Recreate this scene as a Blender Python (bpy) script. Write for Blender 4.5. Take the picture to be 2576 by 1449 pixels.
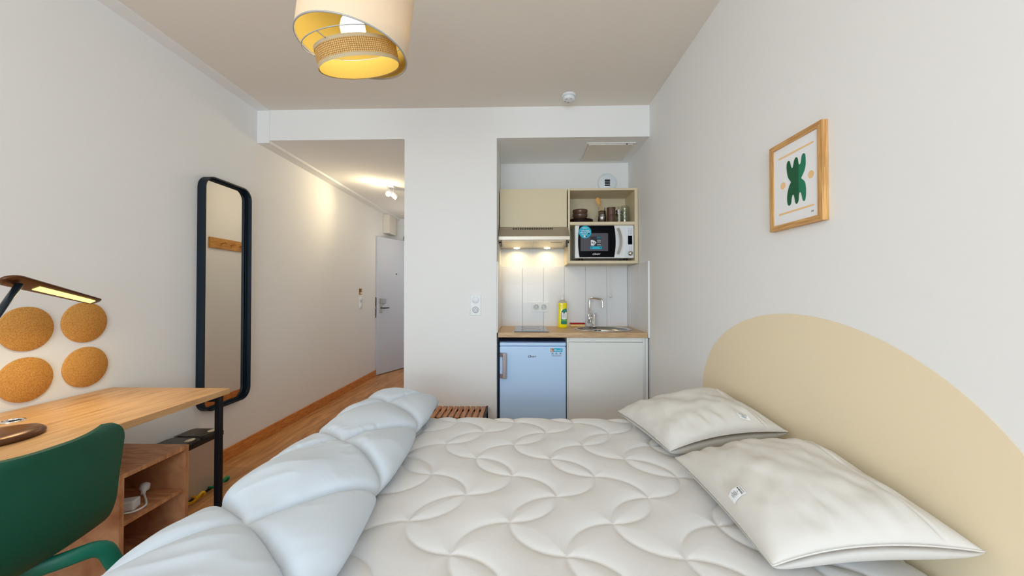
import bpy, bmesh, math, random
import numpy as np
from mathutils import Vector, Matrix, Quaternion
SC = bpy.context.scene
for o in list(bpy.data.objects): bpy.data.objects.remove(o)
COL = SC.collection
PI = math.pi

# ---------------------------------------------------------------- camera, world, daylight, exposure
cd = bpy.data.cameras.new('camera'); cam = bpy.data.objects.new('camera', cd); COL.objects.link(cam)
cd.sensor_width = 36; cd.lens = 36 * 965 / 2576; cd.clip_start = .02
cam.location = (0, 0, 1.22)
cam.rotation_euler = (math.radians(90.683), 0, math.radians(1.543))
SC.camera = cam

world = bpy.data.worlds.new('world'); SC.world = world; world.use_nodes = True
wn = world.node_tree.nodes; wl = world.node_tree.links
bg = wn['Background']; sky = wn.new('ShaderNodeTexSky'); sky.sky_type = 'NISHITA'
sky.sun_disc = False; sky.sun_elevation = math.radians(38); sky.sun_rotation = math.radians(60)
wl.new(sky.outputs[0], bg.inputs[0]); bg.inputs[1].default_value = .25

def area(name, loc, rot, sx, sy, power, color, spread=180):
    l = bpy.data.lights.new(name, 'AREA'); l.shape = 'RECTANGLE'; l.size = sx; l.size_y = sy
    l.energy = power; l.color = color; l.spread = math.radians(spread)
    o = bpy.data.objects.new(name, l); COL.objects.link(o); o.location = loc; o.rotation_euler = rot
    return o
# daylight coming through the window behind the camera, then an added ceiling fill
area('window_daylight', (-.55, -2.72, 1.35), (PI/2, 0, 0), 2.5, 2.1, 60, (.54, .77, 1.0))
area('ceiling_bounce_fill', (-.55, -2.6, 1.2), (PI/2 + 1.2, 0, 0), 2.4, 1.2, 58, (.97, .93, .82))  # added warm fill aimed upward, evens the room by ceiling bounce

SC.view_settings.view_transform = 'Standard'; SC.view_settings.look = 'None'
SC.view_settings.exposure = 0.47; SC.view_settings.gamma = 1; SC.view_settings.use_curve_mapping = False
SC.cycles.use_denoising = True
SC.cycles.max_bounces = 14; SC.cycles.diffuse_bounces = 8; SC.cycles.glossy_bounces = 6
SC.cycles.transmission_bounces = 8; SC.cycles.transparent_max_bounces = 12
SC.cycles.sample_clamp_indirect = 6; SC.cycles.caustics_reflective = False; SC.cycles.caustics_refractive = False

# ---------------------------------------------------------------- materials
def hx(r, g, b):
    f = lambda c: (c/255/12.92) if c/255 <= .04045 else ((c/255+.055)/1.055)**2.4
    return (f(r), f(g), f(b), 1)
def mat(name, col, rough=.5, metal=0, spec=.5, coat=0, trans=0, emit=None, estr=0, bump=0, bscale=200, sheen=0, ior=1.45, bdist=.002):
    m = bpy.data.materials.new(name); m.use_nodes = True
    b = m.node_tree.nodes['Principled BSDF']
    b.inputs['Base Color'].default_value = col; b.inputs['Roughness'].default_value = rough
    b.inputs['Metallic'].default_value = metal; b.inputs['Specular IOR Level'].default_value = spec
    b.inputs['Coat Weight'].default_value = coat; b.inputs['Transmission Weight'].default_value = trans
    b.inputs['Sheen Weight'].default_value = sheen; b.inputs['IOR'].default_value = ior
    if emit: b.inputs['Emission Color'].default_value = emit; b.inputs['Emission Strength'].default_value = estr
    if bump:
        nt = m.node_tree; n = nt.nodes.new('ShaderNodeTexNoise'); n.inputs['Scale'].default_value = bscale; n.inputs['Detail'].default_value = 4; n.inputs['Distortion'].default_value = .5 if bdist > .002 else 0
        tc = nt.nodes.new('ShaderNodeTexCoord'); nt.links.new(tc.outputs['Object'], n.inputs['Vector'])
        bp = nt.nodes.new('ShaderNodeBump'); bp.inputs['Strength'].default_value = bump; bp.inputs['Distance'].default_value = bdist
        nt.links.new(n.outputs['Fac'], bp.inputs['Height']); nt.links.new(bp.outputs[0], b.inputs['Normal'])
    return m
def speckle(name, c1, c2, scale, stretch=(1,1,1), rough=.6, detail=6, lo=.35, hi=.65, bump=.1, spec=.4, coat=0, planks=None, c3=None):
    """two-tone procedural noise; stretch makes grain; planks=(width,length) adds laminate joints"""
    m = bpy.data.materials.new(name); m.use_nodes = True; nt = m.node_tree; L = nt.links
    b = nt.nodes['Principled BSDF']; b.inputs['Roughness'].default_value = rough
    b.inputs['Specular IOR Level'].default_value = spec; b.inputs['Coat Weight'].default_value = coat
    tc = nt.nodes.new('ShaderNodeTexCoord'); mp = nt.nodes.new('ShaderNodeMapping'); mp.inputs['Scale'].default_value = stretch
    L.new(tc.outputs['Object'], mp.inputs['Vector'])
    n = nt.nodes.new('ShaderNodeTexNoise'); n.inputs['Scale'].default_value = scale; n.inputs['Detail'].default_value = detail
    n.inputs['Distortion'].default_value = .4; L.new(mp.outputs[0], n.inputs['Vector'])
    cr = nt.nodes.new('ShaderNodeValToRGB'); cr.color_ramp.elements[0].position = lo; cr.color_ramp.elements[1].position = hi
    cr.color_ramp.elements[0].color = c1; cr.color_ramp.elements[1].color = c2
    if c3:
        e = cr.color_ramp.elements.new((lo+hi)/2); e.color = c3
    L.new(n.outputs['Fac'], cr.inputs[0]); out = cr.outputs[0]
    if planks:
        bk = nt.nodes.new('ShaderNodeTexBrick'); bk.offset = .37; bk.inputs['Scale'].default_value = 1
        bk.inputs['Brick Width'].default_value = planks[1]; bk.inputs['Row Height'].default_value = planks[0]
        bk.inputs['Mortar Size'].default_value = .0012; bk.inputs['Mortar Smooth'].default_value = .2
        bk.inputs['Color1'].default_value = (1,1,1,1); bk.inputs['Color2'].default_value = (.82,.8,.78,1); bk.inputs['Mortar'].default_value = (.45,.4,.36,1)
        mp2 = nt.nodes.new('ShaderNodeMapping'); mp2.inputs['Rotation'].default_value = (0,0,PI/2)
        L.new(tc.outputs['Object'], mp2.inputs['Vector']); L.new(mp2.outputs[0], bk.inputs['Vector'])
        mx = nt.nodes.new('ShaderNodeMix'); mx.data_type = 'RGBA'; mx.blend_type = 'MULTIPLY'; mx.inputs[0].default_value = 1
        L.new(out, mx.inputs[6]); L.new(bk.outputs[0], mx.inputs[7]); out = mx.outputs[2]
    L.new(out, b.inputs['Base Color'])
    if bump:
        bp = nt.nodes.new('ShaderNodeBump'); bp.inputs['Strength'].default_value = bump; bp.inputs['Distance'].default_value = .001
        L.new(n.outputs['Fac'], bp.inputs['Height']); L.new(bp.outputs[0], b.inputs['Normal'])
    return m
def shade_mat(name, col, tcol, mixf=.5, weave=False):
    m = bpy.data.materials.new(name); m.use_nodes = True; nt = m.node_tree; L = nt.links
    nt.nodes.remove(nt.nodes['Principled BSDF']); out = nt.nodes['Material Output']
    d = nt.nodes.new('ShaderNodeBsdfDiffuse'); d.inputs[0].default_value = col
    t = nt.nodes.new('ShaderNodeBsdfTranslucent'); t.inputs[0].default_value = tcol
    mx = nt.nodes.new('ShaderNodeMixShader'); mx.inputs[0].default_value = mixf
    L.new(d.outputs[0], mx.inputs[1]); L.new(t.outputs[0], mx.inputs[2]); res = mx.outputs[0]
    if weave:
        tc = nt.nodes.new('ShaderNodeTexCoord')
        cols = []
        for ax_, sc_ in (('X', 42), ('Y', 52)):
            w = nt.nodes.new('ShaderNodeTexWave'); w.bands_direction = ax_; w.inputs['Scale'].default_value = sc_; w.inputs['Distortion'].default_value = 2.2
            w.inputs['Detail'].default_value = 3; w.inputs['Detail Scale'].default_value = 4
            L.new(tc.outputs['UV'], w.inputs['Vector']); cols.append(w.outputs['Fac'])
        mm = nt.nodes.new('ShaderNodeMath'); mm.operation = 'MULTIPLY'; L.new(cols[0], mm.inputs[0]); L.new(cols[1], mm.inputs[1])
        cr = nt.nodes.new('ShaderNodeValToRGB'); cr.color_ramp.elements[0].position = .0; cr.color_ramp.elements[1].position = .5
        cr.color_ramp.elements[0].color = hx(158,126,78); cr.color_ramp.elements[1].color = hx(226,200,150)
        L.new(mm.outputs[0], cr.inputs[0]); L.new(cr.outputs[0], d.inputs[0]); L.new(cr.outputs[0], t.inputs[0])
    L.new(res, out.inputs[0]); return m

M = {}
M['wall'] = mat('wall_paint', hx(233,234,234), .85, spec=.2, bump=.04, bscale=260)
M['ceil'] = mat('ceiling_paint', hx(226,221,212), .9, spec=.2, bump=.05, bscale=200)
M['cream'] = mat('cream_paint', hx(235,220,190), .8, spec=.2)
M['floor'] = speckle('floor_laminate', hx(172,116,66), hx(222,166,106), 5, (6,.7,1), .38, 8, .3, .7, .05, planks=(.19,1.2), c3=hx(202,144,86))
M['skirt'] = speckle('skirting_wood', hx(186,112,54), hx(216,146,78), 9, (12,1.5,12), .45, 6)
M['deskwood'] = speckle('desk_laminate', hx(176,132,86), hx(212,170,120), 6, (8,.8,8), .38, 8, .3, .72, .03, c3=hx(200,155,106))
M['cubwood'] = speckle('cubby_laminate', hx(170,110,72), hx(212,158,114), 9, (1.2,5,1.2), .5, 8, .3, .7, .05)
M['oak'] = speckle('oak_frame', hx(176,128,74), hx(216,170,108), 13, (12,12,.7), .5, 8, .35, .65, .15)
M['oakh'] = speckle('oak_frame_h', hx(176,128,74), hx(216,170,108), 13, (12,.7,12), .5, 8, .35, .65, .15)
M['worktop'] = speckle('worktop_laminate', hx(176,140,100), hx(212,180,138), 7, (1.2,14,14), .4, 8, .3, .7, .03)
M['cork'] = speckle('cork', hx(182,124,58), hx(212,156,84), 260, (1,1,1), .85, 5, .35, .6, .5, .1)
M['slat'] = speckle('bench_slat_wood', hx(160,98,62), hx(208,148,104), 8, (14,1.2,10), .5, 6)
M['rackwood'] = speckle('rack_wood', hx(170,112,44), hx(204,148,66), 8, (10,1.2,10), .5, 6)
M['black'] = mat('black_metal', hx(20,20,26), .45, .4, .5)
M['navy'] = mat('mirror_frame_black', hx(14,30,42), .5, .1, .4)
M['mirror'] = mat('mirror_glass', (.86,.85,.82,1), .02, 1)
M['blackpl'] = mat('black_plastic', hx(24,22,22), .35)
M['dark'] = mat('dark_void', hx(8,8,12), .8)
M['lid'] = mat('lid_plastic', hx(52,46,42), .32)
M['bin'] = mat('brushed_steel', hx(196,186,176), .42, .55, bump=.1, bscale=90)
M['green'] = mat('green_shell', hx(8,78,58), .5, bump=.15, bscale=60)
M['greenleg'] = mat('green_leg', hx(20,110,88), .45)
M['white'] = mat('white_plastic', hx(232,234,236), .4)
M['whitem'] = mat('white_enamel', hx(226,232,238), .3)
M['fridge'] = mat('fridge_enamel', hx(190,220,254), .28, coat=.2)
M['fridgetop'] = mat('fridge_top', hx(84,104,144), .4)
M['lam'] = mat('cream_laminate', hx(216,203,172), .45)
M['lamw'] = mat('white_laminate', hx(226,227,224), .45)
M['steel'] = mat('stainless', hx(206,204,200), .24, 1)
M['hood'] = mat('hood_steel', hx(186,176,162), .38, .75)
M['hoodu'] = mat('hood_filter', hx(214,204,182), .4, .5)
M['chrome'] = mat('chrome', (.85,.86,.88,1), .06, 1)
M['glassblack'] = mat('black_glass', hx(6,6,12), .12, spec=.12)
M['mwwin'] = mat('oven_window', hx(88,86,96), .35, spec=.15)
M['hob'] = mat('hob_glass', hx(48,40,40), .1, spec=.4)
M['cyan'] = mat('cyan_sticker', hx(0,176,208), .5)
M['sticker'] = mat('dark_sticker', hx(30,32,42), .5)
M['ink'] = mat('black_ink', hx(20,20,24), .6)
M['greyink'] = mat('grey_ink', hx(120,124,130), .6)
M['paper'] = mat('white_paper', hx(236,238,242), .6)
M['artgreen'] = mat('print_green', hx(22,122,92), .6)
M['artdark'] = mat('print_dark_green', hx(14,88,54), .6)
M['artsand'] = mat('print_sand', hx(238,200,148), .6)
M['brown'] = mat('brown_ceramic', hx(88,62,48), .22, coat=.5)
M['dbrown'] = mat('dark_ceramic', hx(44,22,18), .3, coat=.3)
M['spoon'] = mat('spoon_wood', hx(222,168,96), .6)
def thin_glass(name, tint, k=.12):
    m = bpy.data.materials.new(name); m.use_nodes = True; nt = m.node_tree; nt.nodes.remove(nt.nodes['Principled BSDF'])
    t = nt.nodes.new('ShaderNodeBsdfTransparent'); t.inputs[0].default_value = tint
    g = nt.nodes.new('ShaderNodeBsdfGlossy'); g.inputs[0].default_value = (.9, .93, .9, 1); g.inputs['Roughness'].default_value = .05
    lw = nt.nodes.new('ShaderNodeLayerWeight'); lw.inputs[0].default_value = .35; mx = nt.nodes.new('ShaderNodeMixShader')
    ma = nt.nodes.new('ShaderNodeMath'); ma.operation = 'MULTIPLY_ADD'; ma.inputs[1].default_value = .5; ma.inputs[2].default_value = k
    nt.links.new(lw.outputs['Facing'], ma.inputs[0]); nt.links.new(ma.outputs[0], mx.inputs[0]); nt.links.new(t.outputs[0], mx.inputs[1]); nt.links.new(g.outputs[0], mx.inputs[2])
    nt.links.new(mx.outputs[0], nt.nodes['Material Output'].inputs[0]); return m
M['glass'] = thin_glass('clear_glass', (.93, .95, .92, 1), .10)
M['soap'] = mat('yellow_liquid', hx(255,236,0), .12, trans=.08, spec=.6)
M['soaptop'] = mat('clear_plastic', hx(245,246,235), .1, trans=.8, ior=1.2)
M['lblgreen'] = mat('label_green', hx(0,120,98), .5)
M['lblleaf'] = mat('label_leaf_green', hx(90,176,70), .5)
M['red'] = mat('sponge_red', hx(170,24,34), .9)
M['sponge'] = mat('sponge_yellow', hx(240,206,140), .95, bump=.5, bscale=400)
M['fabric'] = mat('bed_ticking', hx(222,221,220), .95, spec=.1, bump=.2, bscale=900)
M['duvet'] = mat('duvet_cotton', hx(204,214,225), .9, spec=.12, bump=.28, bscale=9, bdist=.007)
M['pillow'] = mat('pillow_cotton', hx(212,208,202), .9, spec=.12, bump=.4, bscale=10, bdist=.007)
M['seam'] = mat('seam_thread', hx(205,200,190), .9)
M['tile'] = mat('splash_panel', hx(224,224,226), .3, coat=.15)
M['joint'] = mat('panel_joint', hx(140,136,130), .8)
M['shade'] = shade_mat('cream_shade', hx(240,230,212), hx(246,222,170), .35)
M['shadein'] = shade_mat('shade_liner', hx(200,178,96), hx(230,204,130), .35)
M['raffia'] = shade_mat('raffia', hx(205,170,110), hx(220,170,80), .45, True)
M['wire'] = mat('grey_wire', hx(170,170,168), .5, .3)
M['bulb'] = mat('lit_bulb', (1,.95,.8,1), .5, emit=(1,.93,.76,1), estr=6)
M['led'] = mat('lit_led_strip', (1,.9,.3,1), .5, emit=(1,.78,.22,1), estr=1.25)
M['led2'] = mat('lit_hood_lamp', (1,.95,.7,1), .5, emit=(1,.93,.62,1), estr=6)
M['copper'] = mat('lamp_brown', hx(92,58,34), .3, .4)
M['lampblk'] = mat('lamp_body', hx(30,42,50), .25, .3)
M['yellow'] = mat('yellow_plastic', hx(236,190,20), .45)
M['pgreen'] = mat('pedal_green', hx(20,140,96), .45)
M['door'] = mat('door_paint', hx(204,210,222), .55)
M['tag'] = mat('brown_sticker', hx(170,128,40), .6)
M['handle'] = mat('handle_grey', hx(160,146,146), .4, .5)
M['photo'] = speckle('sticker_photo', hx(110,30,30), hx(230,190,160), 60, lo=.4, hi=.6)
M['logo'] = mat('silver_logo', hx(225,228,235), .3)

# ---------------------------------------------------------------- mesh helpers
class MB:
    def __init__(s): s.v = []; s.f = []; s.m = []; s.sm = []; s.mats = []
    def _mi(s, m):
        if m is None: return 0
        if m not in s.mats: s.mats.append(m)
        return s.mats.index(m)
    def add(s, vs, fs, smooth=False, m=None, T=None):
        b = len(s.v)
        if T is not None: vs = [tuple(T @ Vector(v)) for v in vs]
        s.v += [tuple(v) for v in vs]; s.f += [[b+i for i in f] for f in fs]
        k = s._mi(m); s.m += [k]*len(fs); s.sm += [smooth]*len(fs); return s
    def bmadd(s, bm, smooth=False, m=None, T=None):
        bm.verts.index_update()
        s.add([tuple(v.co) for v in bm.verts], [[v.index for v in f.verts] for f in bm.faces], smooth, m, T); bm.free(); return s
    def box(s, x0, x1, y0, y1, z0, z1, bev=0, m=None, T=None, seg=2):
        bm = bmesh.new(); bmesh.ops.create_cube(bm, size=1)
        for v in bm.verts: v.co = Vector(((x0+x1)/2+v.co.x*(x1-x0), (y0+y1)/2+v.co.y*(y1-y0), (z0+z1)/2+v.co.z*(z1-z0)))
        if bev: bmesh.ops.bevel(bm, geom=bm.edges[:], offset=bev, segments=seg, affect='EDGES', profile=.5)
        return s.bmadd(bm, False, m, T)
    def lathe(s, prof, c=(0,0,0), axis='Z', n=40, m=None, smooth=True, T=None, close=False, sx=1, sy=1):
        vs = []; fs = []
        for r, h in prof:
            for i in range(n):
                a = 2*PI*i/n; p = (r*math.cos(a)*sx, r*math.sin(a)*sy, h)
                if axis == 'X': p = (p[2], p[0], p[1])
                elif axis == 'Y': p = (p[0], p[2], p[1])
                vs.append((p[0]+c[0], p[1]+c[1], p[2]+c[2]))
        k = len(prof)
        for j in range(k-1 + (1 if close else 0)):
            for i in range(n):
                a, b = j*n+i, j*n+(i+1) % n; j2 = (j+1) % k
                fs.append([a, b, j2*n+(i+1) % n, j2*n+i])
        if not close:
            if prof[0][0] > 1e-6: fs.append(list(range(n))[::-1])
            if prof[-1][0] > 1e-6: fs.append([(k-1)*n+i for i in range(n)])
        return s.add(vs, fs, smooth, m, T)
    def ring(s, prof, **k): return s.lathe(prof, close=True, **k)
    def tube(s, pts, r, n=12, m=None, closed=False, sx=1, sy=1, smooth=True, up=None, rect=None, T=None):
        pts = [Vector(p) for p in pts]; N = len(pts); vs = []; fs = []
        prev = None
        for i, p in enumerate(pts):
            if closed: t = pts[(i+1) % N]-pts[i-1]
            else: t = pts[min(i+1, N-1)]-pts[max(i-1, 0)]
            t.normalize()
            if prev is None:
                u = Vector(up) if up else (Vector((0,0,1)) if abs(t.z) < .9 else Vector((1,0,0)))
            else: u = prev
            u = (u - t*u.dot(t)).normalized(); prev = u; w = t.cross(u)
            rr = r[i] if isinstance(r, (list, tuple)) else r
            if rect: cs = [(rect[0], rect[1]), (-rect[0], rect[1]), (-rect[0], -rect[1]), (rect[0], -rect[1])]
            else: cs = [(rr*sx*math.cos(2*PI*k/n), rr*sy*math.sin(2*PI*k/n)) for k in range(n)]
            for a, b in cs: vs.append(tuple(p+u*a+w*b))
        nn = 4 if rect else n
        for i in range(N if closed else N-1):
            for k in range(nn):
                a = i*nn+k; b = i*nn+(k+1) % nn; j = ((i+1) % N)*nn
                fs.append([a, b, j+(k+1) % nn, j+k])
        if not closed: fs.append(list(range(nn))[::-1]); fs.append([(N-1)*nn+k for k in range(nn)])
        return s.add(vs, fs, smooth and not rect, m, T)
    def prism(s, poly, plane, lo, hi, m=None, T=None, smooth=False):
        """poly 2D in plane 'YZ','XZ','XY', extruded along the remaining axis lo..hi"""
        n = len(poly); P = {'YZ': lambda a, b, h: (h, a, b), 'XZ': lambda a, b, h: (a, h, b), 'XY': lambda a, b, h: (a, b, h)}[plane]
        vs = [P(a, b, lo) for a, b in poly]+[P(a, b, hi) for a, b in poly]
        fs = [list(range(n))[::-1], [n+i for i in range(n)]]+[[i, (i+1) % n, n+(i+1) % n, n+i] for i in range(n)]
        return s.add(vs, fs, smooth, m, T)
    def grid(s, A, m=None, smooth=True, wrapu=False, wrapv=False):
        """A: (nu,nv,3) array"""
        nu, nv = A.shape[:2]; vs = A.reshape(-1, 3).tolist(); fs = []
        for i in range(nu if wrapu else nu-1):
            i2 = (i+1) % nu
            for j in range(nv if wrapv else nv-1):
                j2 = (j+1) % nv
                fs.append([i*nv+j, i2*nv+j, i2*nv+j2, i*nv+j2])
        return s.add(vs, fs, smooth, m)
ORG = {}
def link(name, o, parent=None):
    COL.objects.link(o)
    if parent: o.parent = parent
    return o
def thing(name, label, cat, loc, group=None):
    o = bpy.data.objects.new(name, None); COL.objects.link(o); o.location = loc; o.empty_display_size = .05
    ORG[o.name] = Vector(loc); o['label'] = label; o['category'] = cat
    if group: o['group'] = group
    return o
def obj(name, mb, material, parent=None, label=None, uv=False):
    """world-coordinate mesh builder -> one object (child of parent when given)"""
    org = ORG[parent.name] if parent else None
    vs = np.array(mb.v, dtype=np.float64)
    if org is None:
        c = (vs.min(0)+vs.max(0))/2; c[2] = vs[:, 2].min(); org = Vector(c) ; place = Vector(c)
    else: place = Vector((0, 0, 0))
    me = bpy.data.meshes.new(name); me.from_pydata((vs-np.array(org)).tolist(), [], mb.f)
    mats = mb.mats if mb.mats else [material]
    if mb.mats and None not in mb.mats and material not in mb.mats and False: pass
    for mm in mats: me.materials.append(mm)
    me.polygons.foreach_set('material_index', mb.m if mb.mats else [0]*len(mb.f))
    me.polygons.foreach_set('use_smooth', mb.sm)
    bm = bmesh.new(); bm.from_mesh(me); bmesh.ops.recalc_face_normals(bm, faces=bm.faces); bm.to_mesh(me); bm.free()
    me.update()
    o = bpy.data.objects.new(name, me); COL.objects.link(o)
    if parent: o.parent = parent; ORG[o.name] = org
    else: o.location = place; ORG[o.name] = Vector(place)
    if label: o['label'] = label
    return o
def tag(o, label, cat, group=None):
    o['label'] = label; o['category'] = cat
    if group: o['group'] = group
    return o
def struct(name, mb, m):
    o = obj(name, mb, m); o['kind'] = 'structure'; return o
def dup(root, delta, label, group=None):
    r = root.copy(); COL.objects.link(r); r.location = root.location + Vector(delta); ORG[r.name] = Vector(r.location)
    r['label'] = label
    if group: r['group'] = group
    for ch in root.children:
        c = ch.copy(); COL.objects.link(c); c.parent = r
        for g in ch.children:
            d = g.copy(); COL.objects.link(d); d.parent = c
    return r
def text_mesh(txt, size, T, m, mb, depth=.0006, shear=0, align='CENTER', sx=1, bold=0):
    cu = bpy.data.curves.new('t', 'FONT'); cu.body = txt; cu.size = size; cu.extrude = depth; cu.shear = shear; cu.align_x = align; cu.align_y = 'CENTER'
    cu.offset = bold; cu.resolution_u = 3
    o = bpy.data.objects.new('t', cu); COL.objects.link(o)
    dg = bpy.context.evaluated_depsgraph_get(); me = bpy.data.meshes.new_from_object(o.evaluated_get(dg))
    vs = [(v.co.x*sx, v.co.y, v.co.z) for v in me.vertices]; fs = [list(p.vertices) for p in me.polygons]
    bpy.data.objects.remove(o); bpy.data.curves.remove(cu); bpy.data.meshes.remove(me)
    mb.add(vs, fs, False, m, T)
def face_y(x, y, z):       # text plane facing -y
    return Matrix.Translation((x, y, z)) @ Matrix.Rotation(PI/2, 4, 'X')
def brand(mb, x, y, z, w, m):
    """the appliance maker's slanted word mark: large C, small capitals"""
    s = w/3.05
    text_mesh('C', s*1.35, face_y(x-w*.42, y, z), m, mb, shear=.35, sx=1.35, bold=s*.02)
    text_mesh('ANDY', s*.88, face_y(x+w*.16, y, z-s*.05), m, mb, shear=.35, sx=1.15, bold=s*.02)
rs = np.random.RandomState(7)
_tab = rs.rand(64, 64)
def vnoise(x, y):
    x = np.asarray(x, float); y = np.asarray(y, float)
    xi = np.floor(x).astype(int); yi = np.floor(y).astype(int); fx = x-xi; fy = y-yi
    fx = fx*fx*(3-2*fx); fy = fy*fy*(3-2*fy)
    g = lambda a, b: _tab[a % 64, b % 64]
    return (g(xi, yi)*(1-fx)+g(xi+1, yi)*fx)*(1-fy)+(g(xi, yi+1)*(1-fx)+g(xi+1, yi+1)*fx)*fy - .5
def arc(c, r, a0, a1, n=8): return [(c[0]+r*math.cos(a0+(a1-a0)*i/n), c[1]+r*math.sin(a0+(a1-a0)*i/n)) for i in range(n+1)]
def rrect(x0, x1, y0, y1, r, n=6):
    return arc((x1-r, y1-r), r, 0, PI/2, n)+arc((x0+r, y1-r), r, PI/2, PI, n)+arc((x0+r, y0+r), r, PI, 1.5*PI, n)+arc((x1-r, y0+r), r, 1.5*PI, 2*PI, n)
def disc(mb, c, r, t, axis, m=None, n=32, bev=.0):
    e = min(bev, t*.5, r*.4) if bev else 0
    pr = [(0, 0), (r, 0), (r, t-e), (r-e, t), (0, t)] if e else [(0, 0), (r, 0), (r, t), (0, t)]
    mb.lathe(pr, c, axis, n, m, smooth=False)

# ---------------------------------------------------------------- room shell
XL, XR, YB, YF, YH, ZC, ZH = -2.16, 1.01, -2.8, 3.06, 6.4, 2.71, 2.46
XM0, XM1, YK = -.95, -.205, 3.68       # partition wall between hall and kitchenette, kitchenette back
W = M['wall']
def S(name, *b, m=None): return struct(name, MB().box(*b), m or W)
S('floor', XL-.1, XR+.1, YB-.1, YH+.9, -.1, 0, m=M['floor'])
S('ceiling', XL-.1, XR+.1, YB-.1, YF, ZC, ZC+.1, m=M['ceil'])
S('wall_left', XL-.1, XL, YB-.1, YH+.1, 0, ZC)
S('wall_right', XR, XR+.1, YB-.1, YK+.1, 0, ZC)
# window wall behind the camera: sill, lintel, two piers
wb = MB().box(XL, XR, YB-.1, YB, 0, .35).box(XL, XR, YB-.1, YB, 2.45, ZC).box(XL, -1.85, YB-.1, YB, .35, 2.45).box(.75, XR, YB-.1, YB, .35, 2.45)
struct('wall_back', wb, W)
wf = MB()
for x0, x1 in ((-1.85, -1.79), (.69, .75), (-.58, -.52)): wf.box(x0, x1, YB-.08, YB-.02, .35, 2.45)
wf.box(-1.79, .69, YB-.08, YB-.02, .35, .41); wf.box(-1.79, .69, YB-.08, YB-.02, 2.39, 2.45)
struct('window_1', wf, M['white'])
S('ceiling', XL, XR, YF, YH, ZH, ZC, m=W)                       # lowered ceiling, its front is the white beam
S('wall_partition', XM0, XM1, YF, YH, 0, ZH)
S('wall_kitchen', XM1, XR, YK, YK+.1, 0, ZH)
wfar = MB().box(XL, -1.93, YH, YH+.1, 0, ZH).box(-1.93, XM0, YH, YH+.1, 2.1, ZH).box(-1.0, XM0, YH, YH+.1, 0, 2.1)
struct('wall_far', wfar, W)
S('wall_landing', XL, XR, YH+.8, YH+.9, 0, ZH)
S('trim_1', XL, XL+.1, YB, YF-.004, ZC-.005, ZC)
S('trim_2', XL, XL+.1, YF-.005, YH, ZH-.022, ZC-.006)
struct('baseboard_left', MB().box(XL, XL+.014, YB, YH, 0, .085, .002), M['skirt'])
struct('baseboard_partition', MB().box(XM0-.012, XM0, YF, YH, 0, .085, .002), M['skirt'])
struct('baseboard_front', MB().box(XM0, XM1, YF-.012, YF, 0, .085, .002), M['skirt'])
struct('trim_3', MB().box(-1.99, -1.93, YH-.02, YH+.04, 0, 2.16).box(-1.99, -.96, YH-.02, YH+.04, 2.1, 2.16), M['door'])

# arch painted on the right wall
pts = [(1.45+.73*math.cos(a), .68+.46*math.sin(a)) for a in np.linspace(0, PI, 64)]+[(.72, .2), (2.18, .2)]
tag(obj('painted_headboard', MB().prism(pts, 'YZ', XR-.0018, XR-.0010), M['cream']), 'cream yellow arch painted on the wall behind the pillows', 'wall paint')

# entrance door standing open
t = MB(); F_ = Vector((-2.135, 5.585, 0)); D_ = Vector((-1.815, 6.385, 0)); dd = (D_-F_).normalized(); nn_ = Vector((dd.y, -dd.x, 0))
ang = math.atan2(dd.y, dd.x)
TD = Matrix.Translation(F_) @ Matrix.Rotation(ang, 4, 'Z')       # local x along the door, local -y faces the room
Ld = (D_-F_).length
door = bpy.data.objects.new('door_1', None); COL.objects.link(door); door.location = F_; ORG['door_1'] = F_.copy(); door['kind'] = 'structure'
obj('door_slab', MB().box(0, Ld, 0, .042, .01, 2.05, .002, T=TD), M['door'], door)
hp = obj('handle_plate', MB().box(.06, .10, -.008, 0, .92, 1.14, .004, T=TD), M['steel'], door)
obj('door_handle', MB().tube([(.08, -.008, .99), (.08, -.05, .99), (.19, -.055, .99)], .009, T=TD), M['blackpl'], door)
obj('lock_cover', MB().box(.06, .16, -.03, -.008, 1.06, 1.13, .004, T=TD), M['steel'], door)
obj('peephole', MB().lathe([(0, -.006), (.009, -.006), (.011, 0)], (0, 0, 0), 'Y', 16, T=TD @ Matrix.Translation((.42, 0, 1.51))), M['ink'], door)
obj('latch_plate', MB().box(-.002, .0, .012, .03, .85, 1.15, T=TD).box(-.004, 0, .014, .028, 1.06, 1.085, T=TD, m=M['ink']).box(-.004, 0, .014, .028, .98, 1.02, T=TD, m=M['steel']), M['steel'], door)

# ---------------------------------------------------------------- ceiling fittings
c = (.351, 2.886)
sd = thing('smoke_detector', 'round white smoke detector on the ceiling near the beam', 'smoke detector', (c[0], c[1], ZC))
obj('mounting_ring', MB().lathe([(0, 0), (.053, 0), (.053, -.012), (.046, -.014), (0, -.014)], (c[0], c[1], ZC)), M['white'], sd)
obj('sensor_cap', MB().lathe([(0, -.014), (.045, -.014), (.045, -.034), (.036, -.042), (0, -.043)], (c[0], c[1], ZC)), M['whitem'], sd)
for a in (1.6, 2.6, 4.0, 5.2):
    obj('sounder_slot', MB().box(-.006, .006, -.002, .002, -.0445, -.040, T=Matrix.Translation((c[0]+.03*math.cos(a), c[1]+.03*math.sin(a), ZC)) @ Matrix.Rotation(a+PI/2, 4, 'Z')), M['greyink'], sd)

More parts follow.
